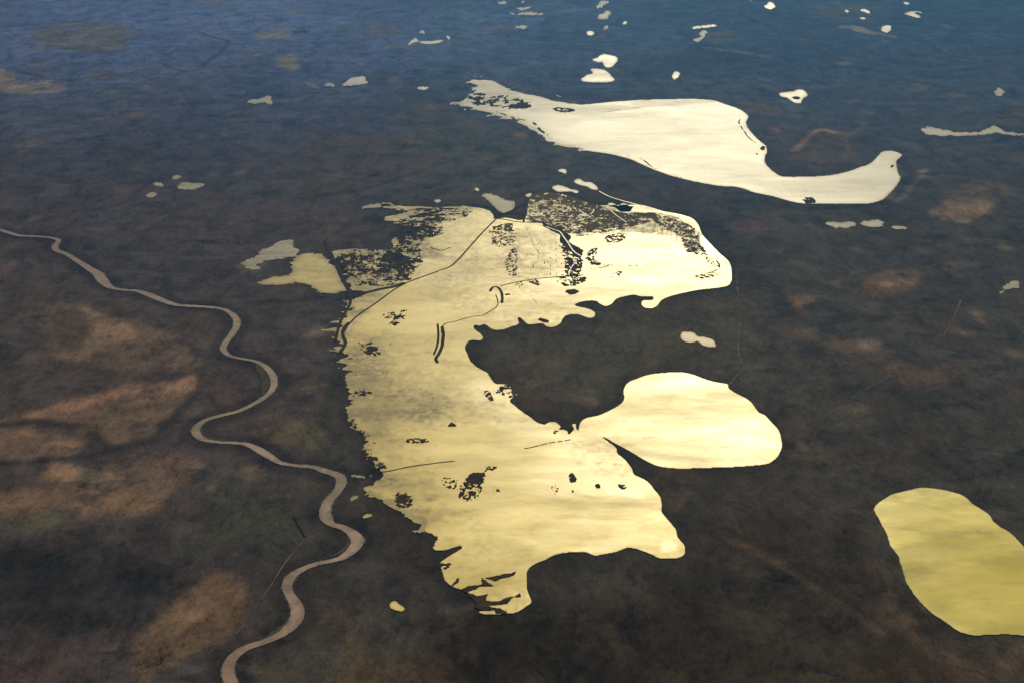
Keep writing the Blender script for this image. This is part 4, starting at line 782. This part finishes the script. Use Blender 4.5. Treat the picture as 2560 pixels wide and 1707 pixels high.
# ------------------------------------------------------------------ tracks and roads on dry land
def road(label, wn, pts, width, mat, gap=0.0, seed=5, name='track'):
    patch(name, label, 'track', [('line', wn, pts, width)+((gap,) if gap else ())], mat, height=.2, seed=seed, dx=max(5, width/3), dy=max(8, width/2), kind='structure')
road('faint pale track running down beside the eastern end of the northern arm', 'M', [(235,560),(245,640),(260,800),(268,900),(252,1050),(262,1150),(285,1240),(240,1290),(195,1350)], 22, M_track, .38)
road('faint straight track on the right side of the plain', 'M', [(1890,735),(1850,830),(1800,930),(1760,1000)], 20, M_track, .35)
road('faint track slanting across the right plain', 'M', [(940,1560),(1050,1480),(1150,1410),(1300,1330),(1420,1260)], 24, M_track, .4)
road('pale canal strip left of the lower river', 'J', [(1065,500),(1020,560),(970,618)], 10, M_track, .2, name='canal')
road('broad pale canal strip left of the lower river', 'J', [(970,618),(925,675),(880,740),(850,790)], 17, M_sand, .15, name='canal')
road('pale broken end of the canal strip left of the lower river', 'J', [(850,790),(815,850),(780,900),(748,955)], 13, M_track, .38, name='canal')
road('dark ditch leading to the pale canal strip', 'J', [(980,340),(1010,400),(1040,450),(1065,492)], 14, M_dark)
road('pale thread of track under the brown patch at the lower left', 'J', [(620,1130),(570,1190),(500,1245),(430,1290),(330,1370)], 12, M_track, .4)

# ------------------------------------------------------------------ ground sheet
pgx, pgy = axis(-120000, GX0, GX1, 120000, GDX, 12), axis(-40000, GY0, GY1, 160000, GDY, 12)
X, Y = np.meshgrid(pgx, pgy)
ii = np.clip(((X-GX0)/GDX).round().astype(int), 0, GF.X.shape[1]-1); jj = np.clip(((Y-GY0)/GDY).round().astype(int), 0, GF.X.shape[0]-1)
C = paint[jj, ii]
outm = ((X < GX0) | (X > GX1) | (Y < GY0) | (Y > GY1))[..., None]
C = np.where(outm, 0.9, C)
Z = -9+6*fbm(X/1500, Y/1500, 77, 4)
ny, nx = X.shape
idx = np.arange(ny*nx).reshape(ny, nx)
q = np.stack([idx[:-1,:-1], idx[:-1,1:], idx[1:,1:], idx[1:,:-1]], -1).reshape(-1, 4).astype(np.int32)
me = bpy.data.meshes.new('ground')
me.vertices.add(ny*nx); me.vertices.foreach_set('co', np.stack([X, Y, Z], -1).astype(np.float32).ravel())
me.loops.add(q.size); me.loops.foreach_set('vertex_index', q.ravel()); me.polygons.add(len(q))
me.polygons.foreach_set('loop_start', np.arange(0, q.size, 4, dtype=np.int32)); me.polygons.foreach_set('loop_total', np.full(len(q), 4, np.int32))
me.update(calc_edges=True)
at = me.attributes.new('soil_and_haze', 'FLOAT_COLOR', 'POINT'); at.data.foreach_set('color', np.concatenate([C, np.ones(C.shape[:2]+(1,))], -1).astype(np.float32).ravel())  # soil colour with the painted far haze in it
k = NT('plain_ground'); k.b.inputs['Roughness'].default_value = 0.95
BASE = (0.076, 0.062, 0.046)
n1 = k.noise(1/420, 8, 0.72, (1, 0.6, 1), dist=0.5); n2 = k.noise(1/95, 8, 0.8, (1, 0.5, 1)); n4 = k.noise(1/30, 4, 0.8, (1, 0.45, 1)); n3 = k.noise(1/1400, 5, 0.6, (1, 0.6, 1), rot=0.5, dist=1.0)
# field parcels: cells with their own tone
mp = k.n('ShaderNodeMapping'); mp.inputs['Scale'].default_value = (1/520, 1/260, 0); mp.inputs['Rotation'].default_value = (0, 0, 0.7); k.l(k.pos, mp.inputs[0])
vo = k.n('ShaderNodeTexVoronoi'); vo.distance = 'CHEBYCHEV'; vo.inputs['Scale'].default_value = 1; vo.inputs['Randomness'].default_value = 0.8; k.l(mp.outputs[0], vo.inputs['Vector'])
sp = k.n('ShaderNodeSeparateColor'); k.l(vo.outputs['Color'], sp.inputs[0])
field = k.math('MULTIPLY', k.rng(sp.outputs[0], 0, 1, -0.24, 0.3), k.rng(n3, 0.45, 0.6, 0, 1))
tone = k.math('MAXIMUM', k.math('ADD', k.math('ADD', k.math('ADD', k.rng(n1, 0.25, 0.75, 0.35, 1.65), k.rng(n2, 0.25, 0.75, -0.42, 0.42)), k.rng(n4, 0.25, 0.75, -0.38, 0.38)), field), 0.08)
col = k.mix(1.0, k.attr('soil_and_haze').outputs['Color'], BASE, 'MULTIPLY')
tc = k.n('ShaderNodeCombineColor')
for i in range(3): k.l(tone, tc.inputs[i])
col = k.mix(1.0, col, tc.outputs[0], 'MULTIPLY')
hue = k.mix(k.rng(n3, 0.35, 0.65, 0, 1), (1.06, 0.99, 0.95), (0.93, 1.0, 1.07))
col = k.mix(1.0, col, hue, 'MULTIPLY')
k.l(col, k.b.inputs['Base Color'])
bp = k.n('ShaderNodeBump'); bp.inputs['Strength'].default_value = 1.0; bp.inputs['Distance'].default_value = 22; k.l(n1, bp.inputs['Height']); k.l(bp.outputs[0], k.b.inputs['Normal'])
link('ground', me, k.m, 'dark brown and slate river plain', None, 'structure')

# ------------------------------------------------------------------ haze
import bmesh
bm = bmesh.new(); bmesh.ops.create_cube(bm, size=1)
for v in bm.verts:
    v.co = (v.co.x*242000, 60000+v.co.y*202000, -11+(v.co.z+0.5)*(H+11+60))
me = bpy.data.meshes.new('haze'); bm.to_mesh(me); bm.free()
hm = bpy.data.materials.new('haze_air'); hm.use_nodes = True; hm.node_tree.nodes.clear()
pv = hm.node_tree.nodes.new('ShaderNodeVolumePrincipled'); mo = hm.node_tree.nodes.new('ShaderNodeOutputMaterial')
hm.node_tree.links.new(pv.outputs[0], mo.inputs['Volume'])
pv.inputs['Color'].default_value = (0.12, 0.42, 1.0, 1); pv.inputs['Density'].default_value = 0.95e-5; pv.inputs['Anisotropy'].default_value = 0.86
o = link('haze', me, hm, 'blue air haze over the whole plain', None, 'stuff')
